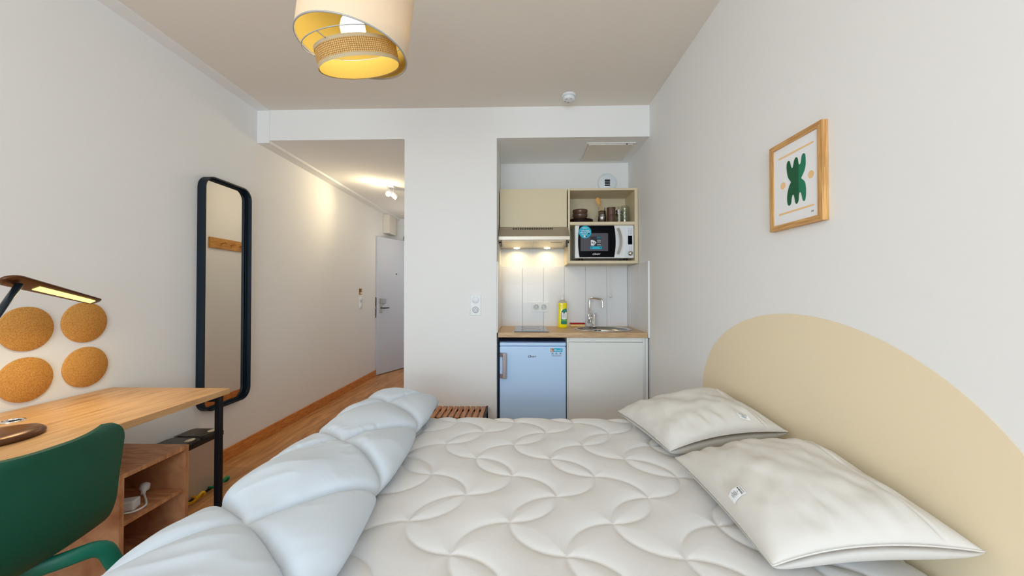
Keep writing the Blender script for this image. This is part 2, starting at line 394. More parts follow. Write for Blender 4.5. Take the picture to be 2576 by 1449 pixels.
ah = thing('access_hatch', 'square white access hatch in the kitchenette ceiling', 'hatch', (.735, 3.385, ZH))
obj('hatch_frame', MB().box(.535, .935, 3.175, 3.19, ZH-.006, ZH, .001).box(.535, .55, 3.19, 3.59, ZH-.004, ZH).box(.92, .935, 3.19, 3.59, ZH-.004, ZH).box(.535, .935, 3.58, 3.595, ZH-.004, ZH), M['wall'], ah)
obj('hatch_panel', MB().box(.553, .917, 3.193, 3.577, ZH-.012, ZH-.002, .001), M['ceil'], ah)
obj('hatch_latch', MB().box(.86, .875, 3.188, 3.192, ZH-.011, ZH-.004), M['ink'], ah)

# pendant lamp
PC = Vector((-.612, 1.36, 2.098))
pl = thing('pendant_lamp', 'cream drum pendant lamp with a small raffia drum hanging inside', 'pendant lamp', (PC.x, PC.y, ZC))
TO = Matrix.Translation(PC) @ Matrix.Rotation(math.radians(7), 4, 'Y')
R0 = .188
outer = MB().lathe([(R0, 0), (R0, .27)], n=80, T=TO)
outer.f = outer.f[:-2]; outer.m = outer.m[:-2]; outer.sm = outer.sm[:-2]
obj('outer_shade', outer, M['shade'], pl)
lin = MB().lathe([(R0-.003, .004), (R0-.003, .27)], n=80, T=TO); lin.f = lin.f[:-2]; lin.m = lin.m[:-2]; lin.sm = lin.sm[:-2]
obj('shade_liner', lin, M['shadein'], pl)
def circ(r, z, n=72): return [(r*math.cos(2*PI*i/n), r*math.sin(2*PI*i/n), z) for i in range(n)]
obj('rim_wire', MB().tube(circ(R0, 0), .003, 8, closed=True, T=TO), M['wire'], pl)
TI = Matrix.Translation(PC+Vector((.014, .005, -.012))) @ Matrix.Rotation(math.radians(-8), 4, 'Y') @ Matrix.Rotation(math.radians(17), 4, 'X')
ri = .141
iw = MB().tube(circ(R0-.012, .03), .002, 8, closed=True, T=TI)
for a in (.15, .15+2*PI/3, .15+4*PI/3):
    iw.tube([(ri*math.cos(a), ri*math.sin(a), .018), ((R0-.012)*math.cos(a), (R0-.012)*math.sin(a), .03)], .0018, 6, T=TI)
for a in (.15, .15+2*PI/3, .15+4*PI/3):
    iw.tube([(0, 0, .225), ((R0-.006)*math.cos(a), (R0-.006)*math.sin(a), .225)], .0018, 6, T=TO)
    iw.tube([((R0-.008)*math.cos(a), (R0-.008)*math.sin(a), .225), ((R0-.02)*math.cos(a), (R0-.02)*math.sin(a), .045)], .0018, 6, T=TO)
obj('wire_frame', iw, M['wire'], pl)
def openlathe(prof, T, n=80):
    b = MB().lathe(prof, n=n, T=T); k = len([p for p in (prof[0], prof[-1]) if p[0] > 1e-6])
    b.f = b.f[:-k]; b.m = b.m[:-k]; b.sm = b.sm[:-k]; return b
ro = obj('raffia_shade', openlathe([(ri, -.046), (ri, .018)], TI), M['raffia'], pl)
me = ro.data; uvl = me.uv_layers.new(name='UVMap')
TIi = TI.inverted()
for lp in me.loops:
    co = TIi @ (me.vertices[lp.vertex_index].co + ORG[pl.name]); uvl.data[lp.index].uv = ((math.atan2(co.y, co.x) % (2*PI))*.15, co.z)
obj('raffia_liner', openlathe([(ri-.003, -.046), (ri-.003, .016)], TI), M['shadein'], pl)
obj('trim_band', openlathe([(ri+.001, -.048), (ri+.001, -.036)], TI).lathe([(ri+.001, .009), (ri+.001, .020)], n=80, T=TI), M['wire'], pl)
_tb = bpy.data.objects['trim_band']; bm = bmesh.new(); bm.from_mesh(_tb.data); bmesh.ops.delete(bm, geom=[f for f in bm.faces if len(f.verts) > 4], context='FACES_ONLY'); bm.to_mesh(_tb.data); bm.free()
_tb.data.materials[0] = mat('band_linen', hx(176,160,130), .9)
BC = PC+Vector((0, .0, .085))
obj('bulb', MB().lathe([(0, -.055), (.022, -.051), (.038, -.036), (.044, -.012), (.040, .012), (.026, .036), (.016, .06), (.016, .075), (0, .075)], BC, n=32), M['bulb'], pl)
obj('lamp_holder', MB().lathe([(0, .07), (.021, .07), (.021, .115), (.012, .13), (0, .13)], BC, n=24), M['white'], pl)
obj('cable', MB().tube([BC+Vector((0, 0, .12)), (PC.x, PC.y, ZC)], .003, 8).lathe([(0, -.03), (.045, -.025), (.05, 0), (0, 0)], (PC.x, PC.y, ZC)), M['white'], pl)
def point(name, loc, e, col, r=.03):
    l = bpy.data.lights.new(name, 'POINT'); l.energy = e; l.color = col; l.shadow_soft_size = r
    o = bpy.data.objects.new(name, l); COL.objects.link(o); o.location = loc; return o
point('pendant_glow', BC+Vector((0, 0, -.075)), .8, (1, .88, .66), .03)

# hallway spot lamp
HC = Vector((-1.533, 4.42, ZH))
hs = thing('ceiling_spotlight', 'white ceiling spotlight bar with a lit head in the hallway', 'spotlight', HC)
obj('mounting_bar', MB().box(HC.x-.025, HC.x+.04, HC.y-.03, HC.y+.03, ZH-.022, ZH, .003), M['white'], hs)
def spot_head(p, d, lit):
    p = Vector(p); d = Vector(d).normalized(); T = Matrix.Translation(p) @ d.to_track_quat('Z', 'Y').to_matrix().to_4x4()
    h = obj('spot_head', MB().tube([(p.x, p.y, ZH-.02), p], .006, 8).lathe([(0, -.045), (.018, -.042), (.03, -.02), (.031, .055), (.026, .056), (.026, .03), (0, .03)], n=28, T=T), M['white'], hs)
    if lit:
        obj('spot_bulb', MB().lathe([(0, .036), (.024, .036), (.027, .05), (.02, .062), (0, .066)], n=24, T=T), M['bulb'], hs)
    return p, d
spot_head((HC.x-.018, HC.y-.0, ZH-.085), (.12, -.95, -.30), True)
spot_head((HC.x+.028, HC.y+.01, ZH-.10), (.75, .3, -.7), False)
l = bpy.data.lights.new('hall_spot', 'SPOT'); l.energy = 10; l.color = (1, .78, .46); l.spot_size = math.radians(125); l.spot_blend = 1; l.shadow_soft_size = .04
o = bpy.data.objects.new('hall_spot', l); COL.objects.link(o); o.location = (HC.x-.05, HC.y-.09, ZH-.10)
o.rotation_euler = Vector((-.60, -.72, -.22)).to_track_quat('-Z', 'Y').to_euler()
point('hall_glow', (HC.x-.03, HC.y-.11, ZH-.19), 3.2, (1, .82, .54), .03)
point('hall_fill', (-1.5, 5.6, 1.9), 3.0, (1, .88, .70), .15)

# junction box high in the hallway corner
jb = thing('wall_box', 'small white electrical box high on the hallway wall by the open door', 'electrical box', (XL, 6.0, 2.14))
obj('cover', MB().box(XL+.001, XL+.10, 5.88, 6.2, 2.14, ZH-.023, .008), M['ceil'], jb)
obj('cover_screw', MB().lathe([(0, 0), (.008, 0), (.008, .003), (0, .003)], (XL+.10, 6.13, 2.27), 'X', 12), M['white'], jb)

# ---------------------------------------------------------------- left wall things
# hall socket + sticker
ps = thing('wall_switch', 'white double socket plate on the hallway wall beside the door', 'socket', (XL, 5.07, 1.0))
obj('plate', MB().box(XL, XL+.010, 5.02, 5.115, 1.005, 1.165, .003), M['white'], ps)
for z in (1.045, 1.125): obj('socket_insert', MB().lathe([(0, .010), (.030, .010), (.030, .013), (.0, .013)], (XL, 5.067, z), 'X', 24), M['whitem'], ps)
so = MB().box(XL, XL+.002, 5.02, 5.11, 1.19, 1.275).box(XL+.002, XL+.003, 5.03, 5.06, 1.225, 1.265, m=M['ink']).box(XL+.002, XL+.003, 5.065, 5.10, 1.20, 1.225, m=M['paper'])
so.mats = [M['tag'], M['ink'], M['paper']]; so.m = [0]*6+[1]*6+[2]*6
tag(obj('wall_sticker', so, M['tag']), 'small brown sticker on the wall above the hallway socket', 'sticker')

# mirror
my0, my1, mz0, mz1 = 2.485, 2.925, .415, 2.012
mi = thing('wall_mirror', 'tall black framed mirror with rounded corners on the left wall', 'mirror', (XL, (my0+my1)/2, mz0))
d_ = .055; r_ = .085
o1 = rrect(my0, my1, mz0, mz1, r_, 10); i1 = rrect(my0+.009, my1-.009, mz0+.009, mz1-.009, r_-.009, 10); n = len(o1)
vs = [(XL+.001, a, b) for a, b in o1]+[(XL+d_, a, b) for a, b in o1]+[(XL+d_, a, b) for a, b in i1]+[(XL+.001, a, b) for a, b in i1]
fs = []
for k in range(4):
    for i in range(n): fs.append([k*n+i, k*n+(i+1) % n, ((k+1) % 4)*n+(i+1) % n, ((k+1) % 4)*n+i])
fr = MB().add(vs, fs, False)
obj('frame', fr, M['navy'], mi)
i2 = rrect(my0+.024, my1-.024, mz0+.024, mz1-.024, r_-.02, 10); i1b = rrect(my0+.0095, my1-.0095, mz0+.0095, mz1-.0095, r_-.009, 10)
obj('inner_lip', MB().add([(XL+.022, a, b) for a, b in i1b]+[(XL+.026, a, b) for a, b in i1b]+[(XL+.026, a, b) for a, b in i2]+[(XL+.022, a, b) for a, b in i2],
    [[k*n+i, k*n+(i+1) % n, ((k+1) % 4)*n+(i+1) % n, ((k+1) % 4)*n+i] for k in range(4) for i in range(n)]), M['navy'], mi)
obj('mirror_glass', MB().prism(i1b, 'YZ', XL+.004, XL+.018), M['mirror'], mi)

# cork discs
for nme, yy, zz, r in (('upper left cork disc, above its twin and left of the lamp tip', 1.612, 1.062, .096), ('upper right cork disc, just under the tip of the desk lamp', 1.836, 1.073, .098),
                       ('lower left cork disc, largest in view and close above the desk', 1.612, .842, .096), ('lower right cork disc, nearest to the black framed mirror', 1.842, .853, .098)):
    b = MB().lathe([(0, 0), (r-.001, 0), (r, .001), (r, .008), (r-.002, .010), (0, .010)], (XL, yy, zz), 'X', 56)
    tag(obj('cork_disc', b, M['cork']), 'Round brown '+nme, 'cork board', 'cork discs on the left wall')

# ---------------------------------------------------------------- desk
dz = .725; dx0, dx1, dy0, dy1 = XL+.012, -1.515, .25, 1.955
dk = thing('desk', 'light wood desk with black metal legs against the left wall', 'desk', ((dx0+dx1)/2, (dy0+dy1)/2, 0))
obj('desk_top', MB().box(dx0, dx1, dy0, dy1, dz-.028, dz, .0015), M['deskwood'], dk)
for x in (dx0+.03, dx1-.045):
    for y in (dy0+.02, dy1-.045): obj('leg', MB().box(x, x+.026, y, y+.026, 0, dz-.0285, .002), M['black'], dk)
obj('apron_rail', MB().box(dx0+.062, dx1-.046, dy1-.043, dy1-.015, dz-.06, dz-.029, .002), M['black'], dk)
obj('apron_rail', MB().box(dx0+.062, dx1-.046, dy0+.022, dy0+.05, dz-.06, dz-.029, .002), M['black'], dk)
obj('back_rail', MB().box(dx0+.032, dx0+.06, dy0+.055, dy1-.048, dz-.06, dz-.029, .002), M['black'], dk)
g = obj('cable_grommet', MB().lathe([(.024, dz-.001), (.034, dz-.001), (.034, dz+.003), (.031, dz+.005), (.025, dz+.004)], (-1.96, 1.43, 0), close=True).lathe([(0, dz+.0005), (.025, dz+.0005), (.025, dz+.0015), (0, dz+.0015)], (-1.96, 1.43, 0), m=None), M['chrome'], dk)
obj('grommet_hole', MB().lathe([(0, dz+.0016), (.018, dz+.0016), (.018, dz+.002), (0, dz+.002)], (-1.955, 1.435, 0)), M['dark'], dk)

# desk lamp
lb = Vector((-1.76, 1.24, dz+.001))
lp = thing('desk_lamp', 'dark desk lamp with a lit LED bar standing on the desk', 'desk lamp', lb)
obj('base', MB().lathe([(0, 0), (.112, 0), (.118, .006), (.118, .012), (.108, .021), (.07, .026), (0, .027)], lb, n=56, T=Matrix.Identity(4), sx=.82, sy=1.0), M['copper'], lp)
a0 = Vector((-1.80, 1.305, 1.262)); a1 = Vector((-1.955, 1.71, 1.178)); ax_ = (a1-a0).normalized()
obj('arm', MB().tube([lb+Vector((0, -.03, .02)), lb+Vector((-.01, -.06, .12)), a0+Vector((.01, -.05, -.13)), a0+Vector((.0, .02, -.012))], [.011]*4, 12, sx=1.3, sy=.8), M['lampblk'], lp)
side = Vector((0, 0, 1)).cross(ax_).normalized(); up_ = ax_.cross(side).normalized()
if up_.z < 0: up_ = -up_
roll = Quaternion(ax_, math.radians(-27))
def head_pt(t, s_, h): 
    v = side*s_ + up_*h; v.rotate(roll); return a0+ax_*t+v
Lh = (a1-a0).length
N = 44; K = 28; A = np.zeros((N, K, 3))
for i in range(N):
    q = .5-.5*math.cos(PI*i/(N-1)); tt = -.035+(Lh+.045)*q
    w = .034*(1-.30*q)*max(.03, math.sqrt(max(0, 1-(1-min(q/.09, 1))**2)))*max(.03, math.sqrt(max(0, 1-(1-min((1-q)/.05, 1))**2)))
    hh = .0125*(1-.35*q)*(.35+.65*min(1, w/.03))
    for k in range(K):
        a = 2*PI*k/K; x = w*math.copysign(abs(math.cos(a))**.8, math.cos(a)); z = math.sin(a); z = hh*z if z > 0 else hh*.55*z
        A[i, k] = head_pt(tt, x, z)
hd = obj('lamp_head', MB().grid(A, wrapv=True).add([tuple(A[0, k]) for k in range(K)], [list(range(K))], True).add([tuple(A[-1, k]) for k in range(K)], [list(range(K))], True), M['copper'], lp)
st = MB(); hh = -.0086
st.add([tuple(head_pt(t_, s_, h_)) for (t_, s_) in ((.10, .012), (Lh-.03, .010), (Lh-.03, -.010), (.10, -.012)) for h_ in (hh, hh+.004)], [[0, 2, 4, 6], [1, 7, 5, 3], [0, 1, 3, 2], [2, 3, 5, 4], [4, 5, 7, 6], [6, 7, 1, 0]])
obj('led_strip', st, M['led'], lp)
dn = Vector(head_pt(.2, 0, -1)) - Vector(head_pt(.2, 0, 0))
ll = area('desk_lamp_light', head_pt(Lh*.55, 0, -.014), (0, 0, 0), .26, .025, 1.6, (1, .8, .45))
ll.rotation_euler = Matrix((ax_, (-dn).cross(ax_), -dn)).transposed().to_euler()

# ---------------------------------------------------------------- cubby shelf unit under the desk
cx0, cx1, cy0, cy1, cz = -1.985, -1.648, 1.535, 1.862, .47; th = .02
cu = thing('cubby_shelf', 'low open wooden shelf unit standing under the desk', 'shelf unit', ((cx0+cx1)/2, (cy0+cy1)/2, 0))
obj('top_panel', MB().box(cx0, cx1, cy0, cy1, cz-th, cz, .001), M['cubwood'], cu)
obj('side_panel', MB().box(cx0, cx1, cy0, cy0+th, 0, cz-th-.0005, .001), M['cubwood'], cu)
obj('side_panel', MB().box(cx0, cx1, cy1-th, cy1, 0, cz-th-.0005, .001), M['cubwood'], cu)
obj('back_panel', MB().box(cx0, cx0+.01, cy0+th, cy1-th, 0, cz-th-.0005), M['cubwood'], cu)
obj('shelf', MB().box(cx0+.01, cx1-.012, cy0+th, cy1-th, .245, .263, .001), M['cubwood'], cu)
obj('bottom_panel', MB().box(cx0+.01, cx1-.005, cy0+th, cy1-th, .03, .048, .001), M['cubwood'], cu)
# power strip with plug
pz = .2635
sp = thing('power_strip', 'white power strip with its cord and plug on the cubby shelf', 'power strip', (-1.80, 1.60, pz))
obj('strip_body', MB().box(-.035, .16, -.028, .028, 0, .042, .006, T=Matrix.Translation((-1.86, 1.615, pz)) @ Matrix.Rotation(.35, 4, 'Z')), M['white'], sp)
cpts = [(-1.72, 1.60, pz+.012), (-1.69, 1.63, pz+.005), (-1.685, 1.68, pz+.005), (-1.72, 1.72, pz+.006), (-1.755, 1.745, pz+.02), (-1.77, 1.755, pz+.03)]
def smoothc(P, n=6):
    P = [Vector(p) for p in P]; out = []
    for i in range(len(P)-1):
        p0 = P[max(i-1, 0)]; p1 = P[i]; p2 = P[i+1]; p3 = P[min(i+2, len(P)-1)]
        for k in range(n):
            t = k/n; out.append(.5*((2*p1)+(p2-p0)*t+(2*p0-5*p1+4*p2-p3)*t*t+(3*p1-p0-3*p2+p3)*t**3))
    return out+[P[-1]]
obj('cord', MB().tube(smoothc(cpts), .0042, 8), M['white'], sp)
obj('plug', MB().lathe([(0, -.028), (.008, -.028), (.010, -.01), (.019, 0), (.019, .022), (.015, .026), (0, .026)], n=20, T=Matrix.Translation((-1.775, 1.765, pz+.034)) @ Vector((-.4, .6, .5)).to_track_quat('Z', 'Y').to_matrix().to_4x4()), M['white'], sp)

# ---------------------------------------------------------------- two-compartment bin
bx0, bx1, by0, by1, bz = -2.142, -1.925, 2.115, 2.455, .305
bn = thing('recycling_bin', 'steel recycling bin with a black two flap lid between desk and mirror', 'bin', ((bx0+bx1)/2, (by0+by1)/2, 0))
obj('bin_body', MB().prism(rrect(bx0+.006, bx1-.006, by0+.006, by1-.006, .03), 'XY', .015, bz, smooth=False), M['bin'], bn)
obj('base_rim', MB().prism(rrect(bx0+.003, bx1-.003, by0+.003, by1-.003, .03), 'XY', 0, .015), M['blackpl'], bn)
obj('lid_rim', MB().prism(rrect(bx0, bx1, by0, by1, .032), 'XY', bz, bz+.022), M['blackpl'], bn)
ym = (by0+by1)/2
for k, (ya, yb) in enumerate(((by0+.008, ym-.003), (ym+.003, by1-.008))):
    lid = obj('lid_flap', MB().prism(rrect(bx0+.008, bx1-.008, ya, yb, .028), 'XY', bz+.022, bz+.033).prism(rrect(bx0+.02, bx1-.02, ya+.012, yb-.012, .022), 'XY', bz+.033, bz+.037), M['lid'], bn)
    obj('lid_oval', MB().lathe([(0, 0), (.026, 0), (.026, .002), (0, .003)], (bx1-.05, yb-.045, bz+.037), n=24, sx=.8, sy=1.15), M['lam'], lid, label='pale oval')  # pale oval on top of each lid flap
for yy, m_, lb_ in ((2.175, M['yellow'], 'yellow pedal'), (2.36, M['pgreen'], 'green pedal')):
    obj('pedal', MB().tube(smoothc([(bx1-.01, yy-.035, .02), (bx1+.05, yy-.035, .028), (bx1+.075, yy-.022, .055), (bx1+.08, yy, .068), (bx1+.075, yy+.022, .055), (bx1+.05, yy+.035, .028), (bx1-.01, yy+.035, .02)], 4), .0075, 10), m_, bn, label=lb_)

# ---------------------------------------------------------------- green chair
ch = thing('desk_chair', 'dark green shell chair drawn up to the desk', 'chair', (-1.45, .96, 0))
ycen, hw = .955, .215
prof = smoothc([(-1.195, 0, .822), (-1.215, 0, .76), (-1.235, 0, .66), (-1.258, 0, .56), (-1.30, 0, .492), (-1.37, 0, .458), (-1.48, 0, .445), (-1.60, 0, .452), (-1.70, 0, .462), (-1.73, 0, .455)], 6)
NV = len(prof); NU = 28
sl_ = [0]
for i in range(1, NV): sl_.append(sl_[-1]+(prof[i]-prof[i-1]).length)
def shell(u, i, off):
    p = prof[i]; s = sl_[i]; S_ = sl_[-1]
    r = .075
    e = min(s, 1e9); wv = hw
    if s < r: wv = hw-r+math.sqrt(max(0, r*r-(r-s)**2))
    if S_-s < r: wv = hw-r+math.sqrt(max(0, r*r-(r-(S_-s))**2))
    back = max(0, min(1, (.50-s)/.34)); back = back*back*(3-2*back)
    wv *= 1 - .0*back
    # the waist between back and seat is a little narrower
    wv *= 1+.09*min(1, s/.34)
    t = (prof[min(i+1, NV-1)]-prof[max(i-1, 0)]).normalized(); nrm = Vector((-t.z, 0, t.x))   # towards the sitter
    if nrm.dot(Vector((-1, 0, 1))) < 0: nrm = -nrm
    curl = (.030*back+.014*(1-back))*abs(u)**2.4
    q = p + nrm*(off+curl)
    if s < .02: pass
    return (q.x, ycen+u*wv, q.z)
A = np.array([[shell(-1+2*j/(NU-1), i, 0) for j in range(NU)] for i in range(NV)]); B = np.array([[shell(-1+2*j/(NU-1), i, .010) for j in range(NU)] for i in range(NV)])
sh = MB().grid(A).grid(B)
def strip(Pa, Pb): sh.grid(np.array([Pa, Pb]))
strip(A[0], B[0]); strip(A[-1], B[-1]); strip(A[:, 0], B[:, 0]); strip(A[:, -1], B[:, -1])
obj('seat_shell', sh, M['green'], ch)
for sx_, sy_ in ((0, 1), (0, -1), (1, 1), (1, -1)):
    xa = -1.33 if sx_ == 0 else -1.62; xb = -1.215 if sx_ == 0 else -1.74
    y1_ = ycen+sy_*.165; y2_ = ycen+sy_*.40
    pp = smoothc([(-1.47, ycen+sy_*.03, .425), (xa-.0, ycen+sy_*.12, .447), (xa+(.045 if sx_ == 0 else -.03), ycen+sy_*.188, .44), (xa+(xb-xa)*.45, ycen+sy_*.225, .37), (xa+(xb-xa)*.55, ycen+sy_*.26, .26), (xb, y2_-sy_*.06, .0)], 5)
    obj('leg', MB().tube(pp, .02, 14, sx=1.15, sy=.62, up=(0, 0, 1)), M['greenleg'], ch)
obj('under_bracket', MB().box(-1.56, -1.38, ycen-.09, ycen+.09, .415, .435, .004), M['black'], ch)

# ---------------------------------------------------------------- picture frame
py0, py1, pz0, pz1 = 1.288, 1.556, 1.460, 1.793; fw = .020; fd = .022
pf = thing('framed_print', 'oak framed print of a dark green shape on the right wall', 'picture', (XR, 1.42, pz0))
fv = MB()
def mitre(a, b, c_, d2): fv.add([(XR-.001, *a), (XR-.0005, *b), (XR-.0005, *c_), (XR-.0005, *d2), (XR-fd, *a), (XR-fd, *b), (XR-fd, *c_), (XR-fd, *d2)], [[0, 1, 2, 3], [7, 6, 5, 4], [0, 4, 5, 1], [1, 5, 6, 2], [2, 6, 7, 3], [3, 7, 4, 0]])
oa, ob, oc, od = (py0, pz0), (py1, pz0), (py1, pz1), (py0, pz1); ia, ib, ic, id_ = (py0+fw, pz0+fw), (py1-fw, pz0+fw), (py1-fw, pz1-fw), (py0+fw, pz1-fw)
mitre(ob, oc, ic, ib); obj('frame_side', fv, M['oak'], pf)
fv = MB(); mitre(od, oa, ia, id_); obj('frame_side', fv, M['oak'], pf)
fv = MB(); mitre(oa, ob, ib, ia); obj('frame_rail', fv, M['oakh'], pf)
fv = MB(); mitre(oc, od, id_, ic); obj('frame_rail', fv, M['oakh'], pf)
sheet = obj('print_sheet', MB().box(XR-.017, XR-.006, py0+fw, py1-fw, pz0+fw, pz1-fw), M['paper'], pf)
def P2(u, v): return (py1-fw - u*(py1-py0-2*fw), pz1-fw - v*(pz1-pz0-2*fw))     # u left->right, v top->bottom as seen
def artpoly(mb, pts, h=.0172, m=None):
    q = [P2(u, v) for u, v in pts]; mb.prism(q, 'YZ', XR-h-.0004, XR-h, m=m)
art = MB()
# six-lobed blob in two greens (left two thirds darker)
def closed_spline(P, n=6):
    out = []; L_ = len(P)
    for i in range(L_):
        p0, p1, p2, p3 = [Vector((*P[(i+k-1) % L_], 0)) for k in range(4)]
        for k in range(n):
            t = k/n; v = .5*((2*p1)+(p2-p0)*t+(2*p0-5*p1+4*p2-p3)*t*t+(3*p1-p0-3*p2+p3)*t**3); out.append((v.x, v.y))
    return out
# outline: top lobes L, M, R ; waist ; bottom lobes
P_ = [(.325,.30),(.33,.24),(.36,.213),(.395,.225),(.415,.27),(.435,.315),(.46,.322),(.48,.29),(.50,.24),(.54,.213),(.575,.235),(.59,.29),(.605,.318),(.635,.312),(.65,.27),(.665,.225),(.70,.208),(.735,.23),(.745,.30),(.74,.37),(.71,.43),(.66,.48),(.65,.50),(.68,.52),
      (.725,.56),(.745,.63),(.745,.72),(.73,.77),(.705,.788),(.675,.765),(.655,.71),(.64,.672),(.61,.665),(.595,.70),(.585,.76),(.555,.79),(.52,.775),(.50,.71),(.48,.668),(.455,.665),(.435,.70),(.42,.76),(.385,.785),(.345,.765),(.33,.70),(.34,.62),(.38,.54),(.42,.495),(.385,.455),(.345,.40)]
bl = closed_spline(P_, 4)
artpoly(art, bl, m=M['artgreen'])
def clip_left(poly, u0):
    out = []; n_ = len(poly)
    for i in range(n_):
        a, b = poly[i], poly[(i+1) % n_]
        if a[0] <= u0: out.append(a)
        if (a[0]-u0)*(b[0]-u0) < 0:
            t = (u0-a[0])/(b[0]-a[0]); out.append((u0, a[1]+t*(b[1]-a[1])))
    return out
artpoly(art, clip_left(bl, .59), h=.0177, m=M['artdark'])
for v0 in (0, .734):
    bars = MB(); artpoly(bars, [(u, v+v0) for u, v in ((.13,.120),(.90,.118),(.915,.13),(.90,.140),(.14,.146),(.12,.138))]); obj('sand_bar', bars, M['artsand'], sheet, label='sand coloured bar')
for cu_, cv_ in ((.23, .502), (.85, .498)):
    bars = MB(); artpoly(bars, [(cu_+.062*math.cos(a), cv_+.045*math.sin(a)) for a in np.linspace(0, 2*PI, 28)[:-1]]); obj('sand_dot', bars, M['artsand'], sheet, label='sand coloured dot')
obj('green_shape', art, None, sheet, label='dark green lobed shape')
sg = MB(); TS = Matrix.Translation((XR-.0174, *P2(.87, .935))) @ Matrix.Rotation(PI/2, 4, 'X'); TS = Matrix.Translation((XR-.0174, *P2(.87, .935))) @ Matrix(((0, 0, -1, 0), (-1, 0, 0, 0), (0, 1, 0, 0), (0, 0, 0, 1)))
text_mesh('MR', .009, TS, M['greyink'], sg, depth=.0002, shear=.3); obj('signature', sg, M['greyink'], sheet)

# partition switch
x0, x1, z0, z1 = -.415, -.332, 1.04, 1.201; xm = (x0+x1)/2
sw = thing('wall_switch', 'white switch over socket plate on the wall beside the kitchenette', 'switch', (xm, YF, z0))
obj('plate', MB().box(x0, x1, YF-.009, YF, z0, z1, .002), M['white'], sw)
obj('switch_button', MB().lathe([(0, 0), (.0285, 0), (.0285, -.003), (.027, -.004), (0, -.005)], (xm, YF-.009, 1.162), 'Y', 32), M['whitem'], sw)
sk = obj('socket_insert', MB().ring([(.0285, 0), (.0285, -.003), (.026, -.004), (.022, 0)], c=(xm, YF-.009, 1.083), axis='Y', n=32).lathe([(0, 0), (.022, 0), (.022, -.0008), (0, -.0008)], (xm, YF-.009, 1.083), 'Y', 32), M['whitem'], sw)
h_ = MB()
for a, b in ((-.0095, 0), (.0095, 0), (0, .0095)): h_.lathe([(0, -.001), (.0027, -.001), (.0027, -.0016), (0, -.0016)], (xm+a, YF-.009, 1.083+b), 'Y', 12)
obj('socket_holes', h_, M['ink'], sk)

# coat rack on the hall side of the partition (seen in the mirror)
cr_ = thing('coat_rack', 'wooden coat rack with round pegs, seen in the tall mirror', 'coat rack', (XM0, 4.35, 1.68))
obj('rail', MB().box(XM0-.022, XM0, 3.98, 4.72, 1.70, 1.815, .003), M['rackwood'], cr_)
for y in (4.13, 4.27, 4.41, 4.55): obj('peg', MB().tube([(XM0-.022, y, 1.755), (XM0-.07, y, 1.765)], [.007, .006], 10).lathe([(0, -.083), (.012, -.08), (.014, -.072), (.008, -.062), (0, -.062)], (XM0, y, 1.767), 'X', 16), M['rackwood'], cr_)

# ---------------------------------------------------------------- slatted bench
bt = .322; b0, b1 = -1.0, -.272
be = thing('slatted_bench', 'low slatted wooden bench with black frame behind the bed foot', 'bench', ((b0+b1)/2, 2.9, 0))
x = b1-.014
while x-.03 > b0+.012:
    obj('slat', MB().box(x-.031, x, 2.765, 3.035, bt-.014, bt, .002), M['slat'], be); x -= .0437
for xx in (b0, b1-.012): obj('side_frame', MB().box(xx, xx+.012, 2.755, 3.04, bt-.03, bt+.003, .001).box(xx, xx+.012, 2.755, 2.775, 0, bt-.03).box(xx, xx+.012, 3.02, 3.04, 0, bt-.03), M['black'], be)
obj('cross_rail', MB().box(b0+.012, b1-.012, 2.80, 2.815, bt-.03, bt-.0145).box(b0+.012, b1-.012, 2.985, 3.0, bt-.03, bt-.0145), M['black'], be)

# ---------------------------------------------------------------- kitchenette
KX0, KX1 = XM1, XR
# splash panels with vertical joints
spm = MB().box(KX0, KX1, YK-.008, YK, .9, 1.468)
jn = []
for x in (-.198, .002, .202, .402, .602, .802, .997): jn.append(x)
panels = thing('splashback', 'white vertical panel splashback above the kitchenette worktop', 'splashback', (.4, YK, .9))
edges = [KX0+.0005]+[x for x in jn if x > KX0+.02]+[KX1-.012]
for a, b in zip(edges[:-1], edges[1:]):
    if b-a > .03: obj('splash_panel', MB().box(a+.0008, b-.0008, YK-.0095, YK-.0015, .898, 1.468, .001), M['tile'], panels)
yy = YK-.0105
ye = [3.10, 3.30, 3.49, yy]
for a, b in zip(ye[:-1], ye[1:]): obj('splash_panel', MB().box(XR-.010, XR, a+.0008, b-.0008, .86, 1.468, .001), M['tile'], panels)
for a, b in ((3.07, 3.37), (3.37, yy)): obj('splash_panel', MB().box(KX0, KX0+.008, a+.0008, b-.0008, .898, 1.468, .001), M['tile'], panels)
obj('edge_strip', MB().box(XR-.013, XR, 3.07, 3.10, .86, 1.472, .002), M['white'], panels)
obj('panel_backing', MB().box(KX0+.009, XR-.012, YK-.005, YK-.0018, .90, 1.46), M['joint'], panels)

# worktop with sink
wt = .9
tag(obj('worktop', MB().box(KX0+.009, XR-.0145, 3.075, YK-.009, wt-.04, wt, .004), M['worktop']), 'beige wood worktop running over the fridge and base cabinet', 'worktop')
